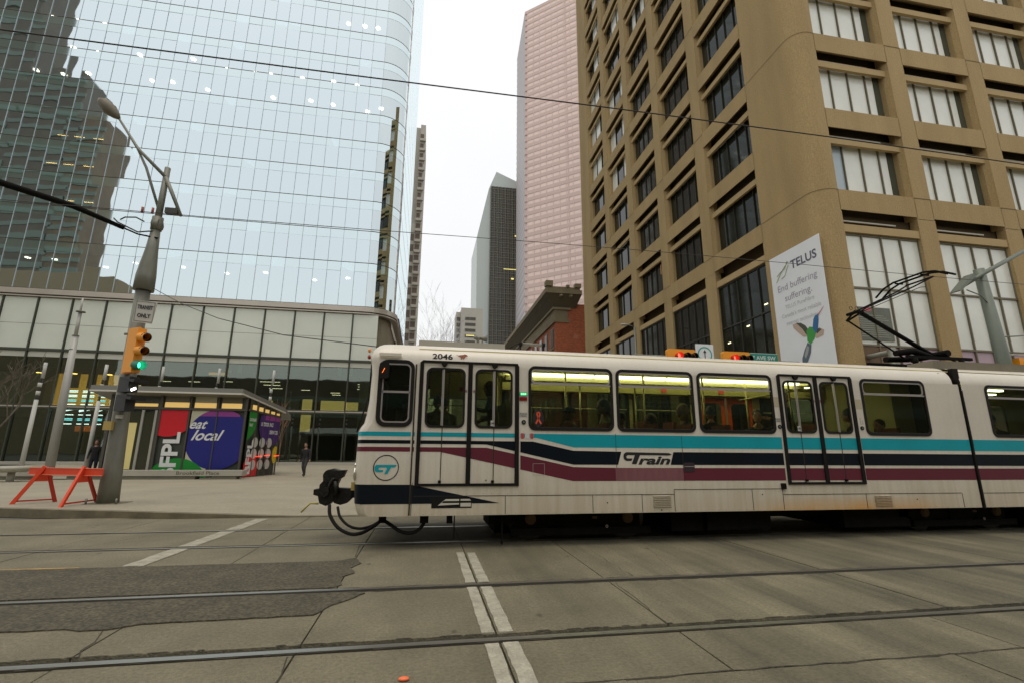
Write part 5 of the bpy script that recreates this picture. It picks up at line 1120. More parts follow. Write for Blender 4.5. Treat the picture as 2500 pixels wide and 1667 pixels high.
kp('cream_panel', [(-11.05, .05), (-10.3, .05), (-9.98, .6), (-9.98, 3.13), (-11.05, 3.13)], CREAM, YK)
kp('red_circle', clipr(circ(-12.0, 3.1, 1.22, 48), -12.36, -11.2, .05, 3.13), REDV, YK-.004)
kp('blue_circle', clipr(circ(-9.75, 1.80, 1.42, 60), -11.06, -8.72, .05, 3.13), NVV, YK-.004)
kp('green_circle', clipr(circ(-11.35, -.55, 1.45, 48), -12.36, -9.98, .05, 3.13), GRV, YK-.006)
kp('magenta_glow', clipr(circ(-9.75, 1.80, 1.42, 60), -11.06, -8.9, 2.86, 3.13), MAG, YK-.006)
t_ = M(); lettering(t_, 'BFPL', .95, lambda u, v: (-11.42-v, YK-.012, -.12+u), bold=.03, width=2.22); mark(t_, 'kiosk_name', WHV, ks)
t_ = M(); lettering(t_, 'eat', .62, lambda u, v: (-11.05+u, YK-.012, 2.28+v), bold=.012, shear=.45, width=.78); lettering(t_, 'local', .68, lambda u, v: (-10.92+u, YK-.012, 1.74+v), bold=.014, shear=.45, width=1.42); mark(t_, 'kiosk_slogan', WHV, ks)
SD = lambda y, z, d=0: (SX(y)+.045+d, y, z)
def sp_(nm, pts, m, d): 
    if len(pts) > 2: mark(M().sheet(pts, [], lambda u, v, dd: SD(u, v, dd), d), nm, m, ks)
sp_('green_circle', clipr(circ(24.9, 2.75, 1.1, 40, rx=1.25), 25.42, 26.2, 1.75, 3.12), GRV, .004)
sp_('purple_circle', clipr(circ(27.6, 2.6, 1.1, 40, rx=1.2), 26.3, 28.45, 1.5, 3.05), mat('purple_vinyl', (.05, .02, .17), .4), .004)
sp_('magenta_glow', clipr(circ(27.6, 2.6, 1.1, 40, rx=1.2), 26.9, 28.45, 2.8, 3.05), MAG, .006)
sp_('red_circle', clipr(circ(26.0, .35, .75, 40, rx=.62), 25.42, 26.65, .05, 1.1), REDV, .005)
sp_('yellow_circle', clipr(circ(28.25, 1.05, .45, 24, rx=.28), 27.9, 28.48), YLV, .005)
for i, y in enumerate((26.18, 26.85, 27.53)):
    for z in (1.66, 1.12, .58): sp_('white_oval', circ(y, z, .25, 24, rx=.27), mat('pale_oval', (.50, .50, .46), .5), .007+.001*i)
t_ = M(); lettering(t_, 'BFPL', .62, lambda u, v: SD(25.98-v, .15+u, .009), bold=.02, width=1.6); mark(t_, 'kiosk_name', WHV, ks)
t_ = M(); lettering(t_, 'CONVENIENT', .2, lambda u, v: SD(25.48+u, 2.68+v, .01), bold=.006, width=.62); lettering(t_, 'FAST', .2, lambda u, v: SD(25.50+u, 2.42+v, .01), bold=.006, width=.32); lettering(t_, 'OUTDOOR SPACE', .26, lambda u, v: SD(26.55+u, 2.5+v, .01), bold=.008, width=1.2); lettering(t_, 'SERVICES', .26, lambda u, v: SD(27.45+u, 2.12+v, .01), bold=.008, width=.85); mark(t_, 'kiosk_wording', WHV, ks)
for x, z, l in ((-8.2, .98, .35), (-8.0, 1.02, .6), (-7.75, 1.0, .5)): M().bar((x, 26.2+(x+8.2)*3, z), (x+.12, 26.6+(x+8.2)*3, z+.02), .02, .03).build('red_reflection_bar', emit('red_reflection_glow', (1, .03, .01), 3), ks)  # glowing bars stand in for red reflections on the kiosk side
# stone bench with engraved name
be = thing('stone_bench', 'long low stone bench engraved with a place name in front of the kiosk', 'bench', (-14, 24.4, 0))
STN = mat('pale_bench_stone', (.40, .385, .31), .75, var=.15, vs=2); 
M().box(-24, -8.05, 24.15, 24.75, .16, .40).build('seat_slab', STN, be)
for x0, x1 in ((-23.8, -15.8), (-15.0, -10.0), (-9.3, -8.3)): M().box(x0, x1, 24.22, 24.68, -.02, .155).build('bench_base', mat('grey_bench_stone', (.22, .21, .16), .8, var=.2, vs=2), be)
t_ = M(); lettering(t_, 'Brookfield Place', .21, lambda u, v: (-10.75+u, 24.147, .215+v), width=1.75, bold=.004); mark(t_, 'engraved_name', mat('engraving', (.13, .12, .08), .8), be)
# ================================================================ POLES AND FURNITURE ON THE PLAZA
SPW = mat('white_post_paint', (.55, .55, .50), .5); SPB = mat('black_post_band', (.05, .048, .04), .6); GAL = mat('galvanised_steel', (.23, .23, .185), .55, .4, var=.3, vs=5, stretch=(1, 1, .3))
def striped(x, lab, k=1.0):
    Y_ = 27*k; x = x*k; Z_ = lambda z: 1.35+(z-1.35)*k
    t_ = thing('striped_light_post', lab, 'light post', (x, Y_, 0), 0, 'black and white light posts in a row across the plaza')
    M().tube([(x, Y_, 0), (x, Y_, Z_(3.6))], [.10, .085], 10).build('post', SPW, t_)
    for z0 in (3.62, 4.02, 4.45): M().tube([(x, Y_, Z_(z0)), (x, Y_, Z_(z0+.20))], .05, 8).build('black_band', SPB, t_)
    for z0 in (3.82, 4.22): M().tube([(x, Y_, Z_(z0)), (x, Y_, Z_(z0+.20))], .085, 8).build('white_band', SPW, t_)
    M().tube([(x+.05, Y_, Z_(4.65)), (x+.05, Y_, Z_(5.42))], .075, 8).build('lamp_head', mat('pale_lamp_head', (.5, .5, .46), .5), t_)
for x, lab, k in ((-18.68, 'striped light post left of the plain tall mast, beside the bare birch', 1), (-16.0, 'striped light post between the tall mast and the traffic signal pole', 1), (-13.41, 'striped light post rising over the left end of the kiosk roof', 1.18), (-10.76, 'striped light post rising over the middle of the kiosk roof', 1.18), (-8.10, 'striped light post rising over the right end of the kiosk roof', 1.18)): striped(x, lab, k)
mp_ = thing('steel_mast', 'tall plain pale steel mast standing on the plaza left of the signal pole', 'mast', (-17.55, 27, 0))
M().tube([(-17.5, 27, 0), (-17.55, 27, 4), (-17.6, 27, 6.8)], [.20, .17, .13], 14).tube([(-17.6, 27, 6.8), (-17.62, 27, 8.0)], .08, 10).tube([(-17.62, 27, 8.0), (-17.63, 27, 8.8)], .045, 8).build('shaft', mat('pale_steel', (.42, .41, .37), .5, .2), mp_)
for z in (5.0, 6.1, 6.8, 8.05): M().tube([(-17.6, 27, z), (-17.6, 27, z+.05)], .15 if z < 7 else .2, 10).build('collar', GAL, mp_)
bt = bare_tree((-19.6, 26.0, 0), 7.0, 'bare young birch with dark twigs at the far left of the plaza', mat('birch_bark', (.16, .13, .09), .8, var=.6, vs=8), 5, .085, .6, seed=9, min_r=.012)
bt2 = bare_tree((-12.0, 44.0, 0), 5.2, 'thin copper stemmed bare sapling in front of the dark podium glass', mat('copper_bark', (.26, .14, .08), .8), 4, .03, .28, seed=4, min_r=.012)
pt = thing('planter_bowl', 'low pale planter bowl on the plaza left of the tall mast', 'planter', (-16.2, 23, 0)); M().tube([(-16.2, 23, .38), (-16.2, 23, .52), (-16.2, 23, .60)], [.45, .62, .55], 18).build('bowl', STN, pt); M().tube([(-16.2, 23, 0), (-16.2, 23, .38)], .12, 10).build('foot', STN, pt)
# barricade: board on two A frames
OR = mat('orange_barricade_paint', (.80, .070, .02), .5, var=.12, vs=6)
bc = thing('barricade', 'orange wooden barricade with a long board on two A frames by the kerb', 'barricade', (-8.1, 12.8, .1))
A1 = Vector((-8.50, 13.02, .90)); A2 = Vector((-7.50, 12.66, .90)); dd = (A2-A1).normalized()
M().bar(A1-dd*.42+Vector((0, -.03, -.08)), A2+dd*.50+Vector((0, -.03, -.08)), .03, .165).build('board', OR, bc)
M().bar(A1-dd*.42+Vector((0, -.05, -.005)), A2+dd*.50+Vector((0, -.05, -.005)), .012, .012).bar(A1-dd*.42+Vector((0, -.05, -.155)), A2+dd*.50+Vector((0, -.05, -.155)), .012, .012).build('board_edge', mat('pale_orange_edge', (.85, .30, .18), .5), bc)
for a, f0, f1 in ((A1, (-8.93, 12.86, .1), (-8.40, 13.36, .1)), (A2, (-7.50, 12.10, .1), (-7.40, 13.12, .1))):
    lg_ = M().bar(a+Vector((0, -.05, .03)), f0, .05, .07); lg_.build('leg', OR, bc); M().bar(a+Vector((0, .03, 0)), f1, .05, .06).build('leg', mat('dark_orange_paint', (.50, .035, .012), .6), bc)
    f0 = Vector(f0); f1 = Vector(f1); M().bar(f0.lerp(a, .10), f1.lerp(a, .10), .03, .03).build('foot_brace', mat('dark_orange_paint', (1, 1, 1)), bc)
    p0 = f0.lerp(a, .62); p1 = f1.lerp(a, .62); M().add([a, p0, p1, a+Vector((0, .012, 0)), p0+Vector((0, .012, 0)), p1+Vector((0, .012, 0))], [(0, 1, 2), (3, 4, 5), (0, 1, 4, 3), (1, 2, 5, 4)]).build('gusset', OR, bc)
# signal and lamp pole
PX_, PY_ = -7.08, 12.93
pole = thing('signal_pole', 'tall grey steel pole carrying a street lamp, signs and signals by the kerb', 'pole', (PX_, PY_, .1))
M().tube([(PX_, PY_, .1), (PX_-.02, PY_, .9), (PX_-.06, PY_, 2.2), (PX_-.08, PY_, 5.2)], [.215, .19, .168, .158], 18).tube([(PX_-.08, PY_, 5.2), (PX_-.08, PY_, 5.6), (PX_-.06, PY_, 6.3), (PX_-.05, PY_, 6.9)], [.225, .215, .14, .10], 16).tube([(PX_-.05, PY_, 6.85), (PX_-.04, PY_, 8.65)], [.085, .07], 12).build('shaft', GAL, pole)
M().box(PX_-.36, PX_+.36, PY_-.30, PY_+.30, .085, .125).build('base_plate', KERB, pole)
for dx in (-.3, .3): M().tube([(PX_+dx, PY_-.24, .12), (PX_+dx, PY_-.24, .24)], .022, 8).build('anchor_bolt', GAL, pole)
M().tube([(PX_-.12, PY_, 7.0), (PX_+.04, PY_, 7.0)], .16, 10).tube([(PX_-.05, PY_, 6.85), (PX_-.05, PY_, 7.2)], .13, 10).build('clamp', GAL, pole)
ar = M().tube([(PX_-.02, PY_-.05, 8.35), (PX_-.8, PY_-.05, 9.1), (PX_-1.42, PY_-.06, 9.98)], [.045, .04, .03], 8)
ar.tube([(PX_-.1, PY_, 7.5), (PX_-.55, PY_, 8.6), (PX_-.95, PY_, 9.32)], [.035, .035, .025], 8).tube([(PX_-.02, PY_-.05, 8.35), (PX_+.2, PY_-.05, 7.9), (PX_+.50, PY_-.05, 7.28)], [.05, .05, .04], 8); ar.build('lamp_arm', GAL, pole)
M().box(PX_+.12, PX_+.42, PY_-.1, PY_+.05, 7.32, 7.47).build('control_box', SPB, pole)
lh = M(); L0 = Vector((-8.46, 12.86, 9.93)); L1 = Vector((-9.02, 12.86, 10.45)); d_ = (L1-L0)
for (t0, w0) in ((0, .04),): pass
ringpts = [(0, .04, .04), (.15, .10, .06), (.45, .17, .08), (.8, .15, .06), (1.0, .04, .02)]
lh.tube([L0+d_*t0 for t0, w0, h0 in ringpts], [w0 for t0, w0, h0 in ringpts], 12); lh.build('lamp_head', mat('lamp_head_brown', (.14, .12, .08), .6), pole)
M().tube([(PX_-.3, PY_-.1, 7.02), (PX_-.5, PY_-.1, 7.12), (PX_-.75, PY_-.1, 7.10), (PX_-.85, PY_-.1, 7.02)], .018, 6).tube([(PX_-.05, PY_-.1, 6.78), (PX_-.4, PY_-.1, 6.72), (PX_-.9, PY_-.1, 6.95), (PX_-1.0, PY_-.1, 7.05)], .018, 6).build('cable_loop', SPB, pole)
for x in (-.42, -.18): M().tube([(PX_+x, PY_-.05, 7.28), (PX_+x, PY_-.05, 7.44)], .03, 8).build('insulator', mat('red_insulator', (.32, .06, .03), .5), pole)
sg = thing('transit_only_sign', 'white rectangular sign reading transit only on the signal pole', 'sign', (-6.88, 12.6, 4.57))
M().bar((-7.10, 12.66, 4.59), (-6.65, 12.62, 4.55), .02, .54).build('sign_plate', mat('sign_white', (.50, .48, .42), .6), sg)
ov_ = lambda u, v: (-7.10+u, 12.638-.04*u/.45, 4.33+v-.04*u/.45)
t_ = M(); lettering(t_, 'TRANSIT', .135, lambda u, v: ov_(.045+u, .33+v), bold=.005, width=.36); lettering(t_, 'ONLY', .135, lambda u, v: ov_(.07+u, .12+v), bold=.005, width=.31)
for pts in ([(.01, .015), (.44, .015), (.44, .025), (.01, .025)], [(.01, .505), (.44, .505), (.44, .515), (.01, .515)], [(.01, .015), (.018, .015), (.018, .515), (.01, .515)], [(.432, .015), (.44, .015), (.44, .515), (.432, .515)]): t_.add([ov_(*p) for p in pts], [(0, 1, 2, 3)])
mark(t_, 'sign_lettering', INK, sg)
SGY = mat('signal_yellow', (.85, .33, .012), .45); SGK = mat('signal_black', (.012, .012, .011), .5)
ts = thing('traffic_signal', 'upright yellow traffic signal showing green, mounted on the signal pole', 'traffic light', (-6.95, 12.6, 3.1))
f_ = Vector((.86, -.5, 0)).normalized(); s_ = Vector((.5, .86, 0)).normalized()
M().bar((-6.94, 12.62, 3.08), (-6.94, 12.62, 4.14), .20, .34, up=(.86, -.5, 0)).build('housing', SGY, ts)
M().bar((-6.99, 12.60, 3.06), (-6.99, 12.60, 4.16), .03, .40, up=(.86, -.5, 0)).build('backplate', SGY, ts)
for z, e_ in ((3.92, None), (3.60, None), (3.26, 1)):
    c_ = Vector((-6.86, 12.56, z)); a_ = c_+f_*.06; b_ = c_+f_*.30
    M().tube([a_, b_+Vector((0, 0, -.02))], [.115, .105], 14, caps=False).build('visor', SGY if z > 3.4 else mat('green_lit_visor', (.02, .20, .12), .5), ts)
    M().ell(a_+f_*.02, (.085, .085, .085), n=12, k=8).build('lens', emit('green_signal_light', (.05, 1.0, .55), 4) if e_ else SGK, ts)
    if z > 3.4: M().tube([a_+f_*.16, b_+Vector((0, 0, -.03))], [.108, .10], 12, caps=False).build('visor_mouth', SGK, ts)
M().tube([(-7.25, 12.7, 4.02), (-7.0, 12.62, 4.02)], .03, 8).build('bracket', GAL, ts)
ps = thing('pedestrian_signal', 'black hooded pedestrian signal with a small white light below the yellow signal', 'traffic light', (-6.85, 12.6, 2.3))
M().bar((-6.93, 12.62, 2.62), (-6.93, 12.62, 2.98), .22, .36, up=(.86, -.5, 0)).bar((-6.93, 12.62, 2.18), (-6.93, 12.62, 2.56), .22, .36, up=(.86, -.5, 0)).build('housing', SGK, ps)
for z in (2.92, 2.52): M().add([(-6.98, 12.40, z), (-6.72, 12.72, z), (-6.42, 12.50, z-.03), (-6.62, 12.24, z-.03), (-6.98, 12.40, z-.03), (-6.72, 12.72, z-.03), (-6.44, 12.50, z-.10), (-6.64, 12.24, z-.10)], [(0, 1, 2, 3), (4, 5, 6, 7), (0, 3, 7, 4), (1, 2, 6, 5), (2, 3, 7, 6)]).build('hood', SGK, ps)
M().bar((-6.76, 12.45, 2.66), (-6.66, 12.42, 2.70), .02, .05).build('lit_symbol', emit('white_symbol', (1, .95, .9), 6), ps)
M().box(-7.32, -7.15, 12.66, 12.78, 1.75, 1.95).build('push_button_box', mat('push_button_yellow', (.45, .33, .10), .6), ps); M().box(-7.12, -6.98, 12.70, 12.74, 2.02, 2.10).build('push_button_sign', mat('sign_white', (1, 1, 1)), ps)
tb = thing('support_arm', 'thick black cable wrapped arm reaching from the signal pole over the street', 'arm', (-8, 12.9, 6.5))
M().tube([(-7.75, 12.75, 6.76), (-8.6, 12.2, 7.0), (-9.45, 11.5, 7.05), (-10.6, 10.6, 7.15), (-12.5, 9.4, 7.3)], [.05, .07, .075, .08, .08], 10).build('arm_tube', DRK, tb)
M().tube([(-7.0, 12.85, 6.60), (-7.45, 12.8, 6.65), (-7.75, 12.75, 6.76)], .02, 6).build('arm_tie', DRK, tb)
tag(M().tube([(-6.9, 12.8, 5.25), (-5.6, 11.6, 4.55), (-4.3, 10.4, 3.95), (-2.6, 9.0, 3.35), (-.8, 8.0, 3.0)], .008, 5).build('guy_wire', WIR), 'thin guy wire sloping from the signal pole down behind the train roof', 'wire')
# lamp and pole on the right
rp_ = thing('street_lamp', 'grey green street lamp with an angled arm behind the pantograph', 'street lamp', (18.03, 12.0, .1))
GG = mat('grey_green_steel', (.17, .195, .155), .5, .2, var=.15, vs=2)
M().tube([(18.05, 12, .1), (18.0, 12, 4.1), (17.8, 12, 7.3)], [.21, .19, .15], 16).build('shaft', GG, rp_)
M().tube([(16.95, 11.9, 6.65), (18.0, 11.9, 7.22), (20.1, 11.9, 8.25)], [.05, .07, .06], 10).build('lamp_arm', GG, rp_)
M().add([(16.55, 11.8, 6.42), (16.65, 11.8, 6.42), (17.4, 11.8, 7.0), (17.25, 11.8, 7.05), (16.55, 12.1, 6.42), (16.65, 12.1, 6.42), (17.4, 12.1, 6.9), (17.25, 12.1, 7.05)], [(0, 1, 2, 3), (4, 5, 6, 7), (0, 1, 5, 4), (1, 2, 6, 5), (2, 3, 7, 6), (3, 0, 4, 7)]).build('lamp_head', GG, rp_)
M().tube([(17.0, 11.9, 6.5), (17.5, 11.9, 6.35), (17.95, 11.95, 5.95)], .02, 6).tube([(18.0, 11.9, 5.0), (18.6, 11.9, 5.05), (19.0, 11.9, 5.1)], .02, 6).build('bracket_rod', GG, rp_)
r2 = thing('traffic_signal', 'yellow traffic signal cut off by the right edge of the photograph', 'traffic light', (18.6, 11.9, 4.0))
M().box(18.32, 19.3, 11.8, 12.0, 3.92, 4.32).build('housing', SGY, r2); M().tube([(18.62, 11.8, 4.12), (18.62, 11.62, 4.11)], .11, 14, caps=False).build('visor', SGK, r2); M().ell((18.62, 11.78, 4.12), (.09, .03, .09)).build('lens', SGK, r2)
M().tube([(17.95, 11.9, 4.42), (19.5, 11.9, 4.46)], .03, 8).build('bracket', mat('pale_steel', (1, 1, 1)), r2)
sl = thing('street_lamp', 'small distant street lamp in front of the left face of the brown block', 'street lamp', (13.88, 30, .1))
M().tube([(13.88, 30, 0), (13.88, 30, 9.7)], .09, 8).build('shaft', GAL, sl); M().tube([(13.88, 30, 9.7), (13.35, 30, 9.85)], [.05, .04], 8).build('lamp_arm', GAL, sl); M().ell((13.15, 30, 9.83), (.32, .14, .07)).build('lamp_head', mat('pale_lamp_head', (1, 1, 1)), sl)
# mast arm with two horizontal signals and signs over the side street
ma_ = thing('signal_mast', 'grey mast arm carrying signals and signs just above the train roof', 'mast', (16.0, 17.3, 0))
M().tube([(7.9, 17.3, 5.02), (12, 17.3, 5.0), (16.6, 17.3, 4.95)], [.06, .075, .10], 10).build('mast_arm', GAL, ma_); M().tube([(16.6, 14.4, 0), (16.6, 14.4, 5.1)], [.16, .13], 12).tube([(16.6, 14.4, 4.95), (16.6, 17.3, 4.95)], .1, 10).build('shaft', GAL, ma_)
def hsig(x0, lab):
    t_ = thing('traffic_signal', lab, 'traffic light', (x0+.58, 17, 4.9), 0, None)
    M().prism(rr(x0, x0+1.18, 4.78, 5.27, .08), XZ, 16.9, 17.1).build('housing', SGY, t_)
    for j in range(3):
        x = x0+.42+.31*j; c = emit('red_signal_light', (1, .10, .06), 3) if j == 0 else SGK
        M().tube([(x, 16.9, 5.0), (x, 16.68, 4.99)], .125, 14, caps=False).build('visor', mat('red_lit_visor', (.6, .03, .01), .5) if j == 0 else SGK, t_); M().ell((x, 16.88, 5.0), (.10, .03, .10)).build('lens', c, t_)
hsig(9.14, 'horizontal yellow signal showing red, left of the one way arrow sign'); hsig(11.52, 'horizontal yellow signal showing red, left of the teal street name sign')
ow = thing('arrow_sign', 'white square sign with a teal ring and black arrow above the train roof', 'sign', (10.75, 17, 5.1))
M().box(10.36, 11.13, 16.95, 16.97, 4.72, 5.52).build('sign_plate', mat('bright_sign_white', (.72, .74, .74), .5), ow)
mark(M().ring(circ(10.745, 5.11, .31, 32), circ(10.745, 5.11, .26, 32), XZ, 16.945, 16.946), 'sign_ring', mat('teal_print', (.01, .33, .25), .5), ow)
mark(M().sheet([(10.725, 4.9), (10.765, 4.9), (10.765, 5.18), (10.82, 5.18), (10.745, 5.30), (10.67, 5.18), (10.725, 5.18)], [], XZ, 16.945), 'sign_arrow', INK, ow)
sn = thing('street_name_sign', 'teal street name sign with white letters just above the train roof', 'sign', (13.35, 17, 5.1))
M().box(12.74, 13.98, 16.95, 16.97, 4.92, 5.27).build('sign_plate', mat('teal_sign', (.01, .24, .19), .5), sn)
t_ = M(); lettering(t_, '7 AVE SW', .22, lambda u, v: (12.82+u, 16.944, 5.00+v), bold=.006, width=1.06); mark(t_, 'sign_lettering', mat('sign_letter_white', (.62, .68, .62), .5), sn)
M().box(12.74, 13.98, 16.944, 16.95, 5.245, 5.262).build('sign_border', mat('sign_letter_white', (1, 1, 1)), sn)
# ================================================================ PEOPLE
SKN = lambda n, c: mat('skin_'+n, c, .55)
POSES = {
 'stand': dict(pel=(0,0,.95), sp=(0,.0,1.18), ch=(0,.0,1.38), nk=(0,.01,1.50), hips=.09, sh=.185,
   arms=[((-.24,.0,1.13), (-.25,.10,.88)), ((.24,.0,1.13), (.25,.10,.88))], legs=[((-.10,.03,.50), (-.10,0,.08)), ((.10,.03,.50), (.10,0,.08))]),
 'walk': dict(pel=(0,0,.93), sp=(0,.01,1.16), ch=(0,.02,1.37), nk=(0,.04,1.49), hips=.09, sh=.19,
   arms=[((-.27,.06,1.13), (-.33,.16,.90)), ((.27,-.06,1.13), (.33,-.02,.90))], legs=[((-.08,.14,.52), (-.04,.02,.12)), ((.09,.02,.48), (.08,-.16,.16))]),
 'sit': dict(pel=(0,0,.48), sp=(0,-.03,.70), ch=(0,-.03,.92), nk=(0,.0,1.05), hips=.09, sh=.185,
   arms=[((-.24,.05,.68), (-.15,.28,.62)), ((.24,.05,.68), (.15,.28,.62))], legs=[((-.10,.42,.48), (-.10,.40,.08)), ((.10,.42,.48), (.10,.40,.08))]),
 'reach': dict(pel=(0,0,.95), sp=(0,.02,1.18), ch=(0,.05,1.38), nk=(0,.09,1.50), hips=.09, sh=.185,
   arms=[((-.26,.16,1.20), (-.20,.36,1.26)), ((.26,.05,1.13), (.20,.28,1.05))], legs=[((-.10,.03,.50), (-.10,0,.08)), ((.10,.03,.50), (.10,0,.08))]),
}
def body_mesh(pose):
    P = POSES[pose]; V = []; E_ = []; rad = []; cls = []
    def nd(p, r, par=None, c='j'):
        V.append(p); rad.append(r); 
        if par is not None: E_.append((par, len(V)-1)); cls.append((len(E_)-1, c))
        return len(V)-1
    pe = nd(P['pel'], (.155, .115)); sp = nd(P['sp'], (.145, .11), pe); ch = nd(P['ch'], (.165, .12), sp); nk = nd(P['nk'], (.062, .062), ch); nt_ = nd((P['nk'][0], P['nk'][1]+.01, P['nk'][2]+.09), (.055, .06), nk, 's')
    for i, sg_ in enumerate((-1, 1)):
        s = nd((sg_*P['sh'], P['ch'][1], P['ch'][2]+.04), (.072, .072), ch); e, w = P['arms'][i]; el = nd(e, (.052, .052), s); wr = nd(w, (.038, .036), el)
        ev = Vector(w)-Vector(e); hv = ev.normalized(); hd = nd(tuple(Vector(w)+hv*.07), (.040, .024), wr, 's'); 
        hp = nd((sg_*P['hips'], P['pel'][1], P['pel'][2]-.05), (.098, .10), pe, 't'); k, a = P['legs'][i]; kn = nd(k, (.068, .07), hp, 't'); an = nd(a, (.048, .05), kn, 't')
        nd((a[0]+sg_*.01, a[1]+.15, max(.035, a[2]-.05)), (.045, .032), an, 'b')
    me = bpy.data.meshes.new('b'); me.from_pydata(V, E_, []); ob = bpy.data.objects.new('b', me); C.objects.link(ob)
    md = ob.modifiers.new('skin', 'SKIN'); md.use_smooth_shade = True; ob.modifiers.new('s', 'SUBSURF').levels = 1
    for i, v in enumerate(me.skin_vertices[0].data): v.radius = rad[i]; v.use_root = (i == 0)
    dg = bpy.context.evaluated_depsgraph_get(); out = bpy.data.meshes.new_from_object(ob.evaluated_get(dg))
    M_ = M(); M_.v = [tuple(v.co) for v in out.vertices]; M_.f = [tuple(p.vertices) for p in out.polygons]
    segs = [(Vector(V[E_[i][0]]), Vector(V[E_[i][1]]), c) for i, c in cls]; cm_ = {'j': 0, 't': 1, 's': 2, 'b': 3}
    for p in out.polygons:
        c = Vector(p.center); best = None
        for a, b, k in segs:
            ab = b-a; t = max(0, min(1, (c-a).dot(ab)/ab.length_squared)); d = (c-a-ab*t).length
            if best is None or d < best[0]: best = (d, k)
        M_.mi.append(cm_[best[1]]); M_.sm.append(True)
    bpy.data.objects.remove(ob); bpy.data.meshes.remove(me); bpy.data.meshes.remove(out)
    # fingers: palm edge to bent tips, thumb from the side
    for i, sg_ in enumerate((-1, 1)):
        e, w = P['arms'][i]; hv = (Vector(w)-Vector(e)).normalized(); b0 = Vector(w)+hv*.085; sd = hv.cross(Vector((sg_, .2, 0))).normalized(); cu = hv.cross(sd)*(-sg_)
        for q, L in enumerate((.062, .072, .068, .052)):
            a = b0+sd*(.024-.016*q)*1.0; M_.tube([a-hv*.02, a+hv*L*.55, a+hv*L*.9+cu*.02, a+hv*L+cu*.035], [.009, .0085, .008, .006], 5, 2)
        a = Vector(w)+hv*.03; M_.tube([a, a+sd*.035+hv*.02, a+sd*.045+hv*.05], [.011, .010, .008], 5, 2)
    # head: skull, jaw, nose, ears, eyes, mouth
    n_ = Vector(P['nk']); hc = n_+Vector((0, .035, .185))
    M_.ell(hc, (.076, .096, .115), 2, 16, 12); M_.ell(hc+Vector((0, .022, -.055)), (.058, .072, .062), 2, 12, 8)
    M_.add([hc+Vector(v) for v in ((-.014, .088, -.035), (.014, .088, -.035), (0, .118, -.028), (-.007, .092, .012), (.007, .092, .012))], [(0, 1, 2), (0, 2, 3), (1, 4, 2), (3, 2, 4)], 2)
    for s in (-1, 1):
        M_.ell(hc+Vector((s*.077, -.005, -.015)), (.010, .018, .030), 2, 8, 6); M_.ell(hc+Vector((s*.030, .084, .006)), (.013, .008, .008), 4, 8, 6)
        M_.box(hc.x+s*.030-.016, hc.x+s*.030+.016, hc.y+.084, hc.y+.093, hc.z+.024, hc.z+.030, 4)
    M_.ell(hc+Vector((0, .088, -.066)), (.022, .008, .006), 5, 8, 6)
    return M_, hc
BM = {k: body_mesh(k) for k in POSES}
def cloth(n, c): return mat('cloth_'+n, c, .9, var=.3, vs=14)
EYE = mat('dark_eye', (.01, .008, .006), .3); LIP = mat('lip', (.22, .07, .05), .6); SHO = mat('dark_shoe', (.02, .018, .015), .6)
def person(label, pose, loc, rz, jacket, trousers, skin, hair, hairc, sc=1.0, extra=None):
    mb, hc = BM[pose]; m_ = M(); m_.v = [(x*sc, y*sc, z*sc) for x, y, z in mb.v]; m_.f = mb.f; m_.mi = mb.mi; m_.sm = mb.sm
    o = m_.build('person', [jacket, trousers, skin, SHO, EYE, LIP], recalc=False); o.location = loc; o.rotation_euler = (0, 0, rz); tag(o, label, 'person')
    h = M(); c = hc*sc
    def E3(dx, dy, dz, r, **k): h.ell((c.x+dx*sc, c.y+dy*sc, c.z+dz*sc), tuple(q*sc for q in r), **k)
    if hair == 'short': E3(0, -.016, .03, (.083, .098, .100), n=14, k=9)
    if hair == 'curly':
        E3(0, -.03, .035, (.10, .11, .11), n=14, k=9); E3(0, -.09, -.04, (.075, .06, .10), n=10, k=7)
    if hair == 'long':
        E3(0, -.02, .03, (.087, .10, .102), n=14, k=9); E3(0, -.065, -.08, (.08, .05, .15), n=12, k=8)
    if hair == 'bald': E3(0, -.02, .015, (.079, .096, .10), n=12, k=8)
    if hair == 'cap':
        E3(0, -.005, .05, (.086, .104, .078), n=14, k=8); h.add([(c.x+x*sc, c.y+y*sc, c.z+z*sc) for x, y, z in ((-.06, .08, .05), (.06, .08, .05), (.05, .18, .035), (-.05, .18, .035), (-.06, .08, .038), (.06, .08, .038), (.05, .18, .025), (-.05, .18, .025))], [(0, 1, 2, 3), (4, 5, 6, 7), (0, 1, 5, 4), (2, 3, 7, 6), (1, 2, 6, 5), (3, 0, 4, 7)])
    if hair == 'hood':
        E3(0, -.03, .02, (.10, .105, .125), n=14, k=10); E3(0, -.04, -.10, (.11, .10, .09), n=12, k=8)
    hn = {'cap': 'cap', 'hood': 'hood'}.get(hair, 'hair'); ho = h.build(hn, hairc, o, world=False)
    return o
BKH = mat('black_hair', (.012, .010, .008), .7); BRH = mat('brown_hair', (.06, .035, .02), .7)
S1 = SKN('light', (.48, .27, .18)); S2 = SKN('brown', (.17, .085, .05)); S3 = SKN('tan', (.35, .19, .12))
JB = cloth('black', (.018, .018, .018)); JD = cloth('dark_grey', (.05, .05, .048)); JG = cloth('grey_green', (.17, .19, .14)); JN = cloth('navy', (.02, .022, .035)); TR = cloth('trousers', (.04, .04, .042))
CAM = mat('camouflage_cloth', (.26, .27, .22), .9, var=.8, vs=16, col2=(.035, .038, .03))
person('pedestrian in a black jacket striding across the plaza towards the street', 'walk', (-5.83, 26.0, 0), R(165), JB, JD, S3, 'short', BKH, .93)
person('dark clothed pedestrian standing by the plaza posts behind the signal pole', 'stand', (-15.3, 26.3, 0), R(200), JB, JN, S3, 'short', BKH, .95)
SE = .93; FL_ = .95
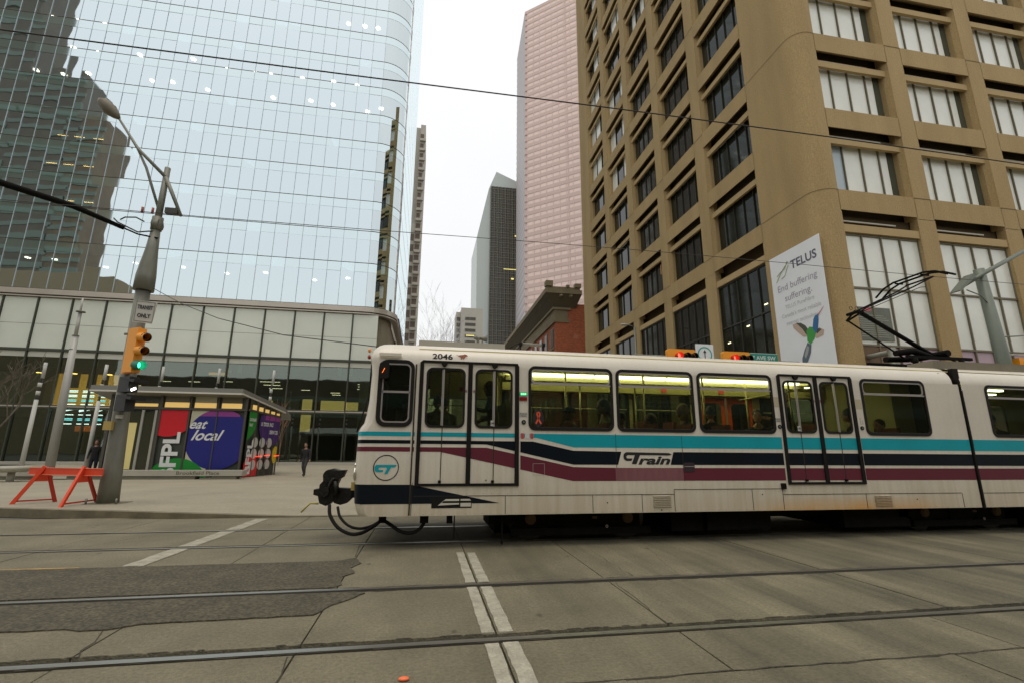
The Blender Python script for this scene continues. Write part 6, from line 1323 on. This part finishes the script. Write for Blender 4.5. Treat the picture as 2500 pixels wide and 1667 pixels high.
person('train driver in dark clothes seated in the cab', 'sit', (-.33, 8.25, .85), R(90), JD, JN, S3, 'short', BKH)
person('standing rider in camouflage jacket seen from behind through the first door', 'stand', (.17, 7.85, .72), R(0), CAM, JD, S3, 'short', BKH, .82)
person('standing rider with black hair behind the camouflage jacket at the first door', 'stand', (.32, 8.35, .74), R(20), cloth('olive_camo', (.07, .075, .04)), JD, S3, 'short', BKH, .82)
person('standing rider in a bulky dark jacket in the second leaf of the first door', 'reach', (1.10, 7.85, .95), R(80), cloth('dark_olive', (.035, .035, .022)), JD, S3, 'hood', cloth('dark_olive', (1, 1, 1)), .84)
person('seated rider in a dark peaked cap facing the front of the train', 'sit', (2.42, 7.85, .73), R(90), JD, JN, S2, 'cap', JB)
person('seated rider with curly black hair and grey green top at the first window', 'sit', (3.0, 7.85, .86), R(90), JG, JN, S2, 'curly', BKH)
person('seated rider behind the pillar between the first and second windows', 'sit', (3.42, 8.1, .68), R(90), JB, JN, S2, 'short', BKH)
person('seated rider in dark clothes low in the middle of the second window', 'sit', (4.02, 8.2, .66), R(60), JB, JN, S2, 'curly', BKH)
person('seated rider wearing an ochre hood at the right end of the second window', 'sit', (4.55, 8.0, .83), R(90), JB, JN, S2, 'hood', cloth('ochre', (.26, .18, .05)))
person('seated rider seen from behind with short black hair at the third window', 'sit', (5.02, 7.9, .80), R(-20), JB, JN, S1, 'short', BKH, 1.0)
person('seated rider with long dark hair looking out of the third window', 'sit', (5.95, 7.9, .76), R(145), JB, JN, S1, 'long', BKH)
person('standing rider holding the pole in the second door', 'reach', (6.75, 8.2, .90), R(70), JB, JN, S3, 'short', BRH, .85)
person('standing rider in black behind the second leaf of the second door', 'stand', (7.02, 8.5, .95), R(200), JB, JN, S3, 'short', BKH, .88)
person('large dark haired rider in the last window before the joint', 'sit', (8.02, 8.0, .76), R(30), JB, JN, S3, 'curly', BKH, 1.05)
person('low seated rider whose hair shows at the sill of the last window', 'sit', (8.35, 7.7, .62), R(90), JB, JN, S3, 'short', BKH)
person('dark rider behind the window of the rear section', 'sit', (11.2, 7.9, .78), R(90), JB, JN, S3, 'short', BKH)
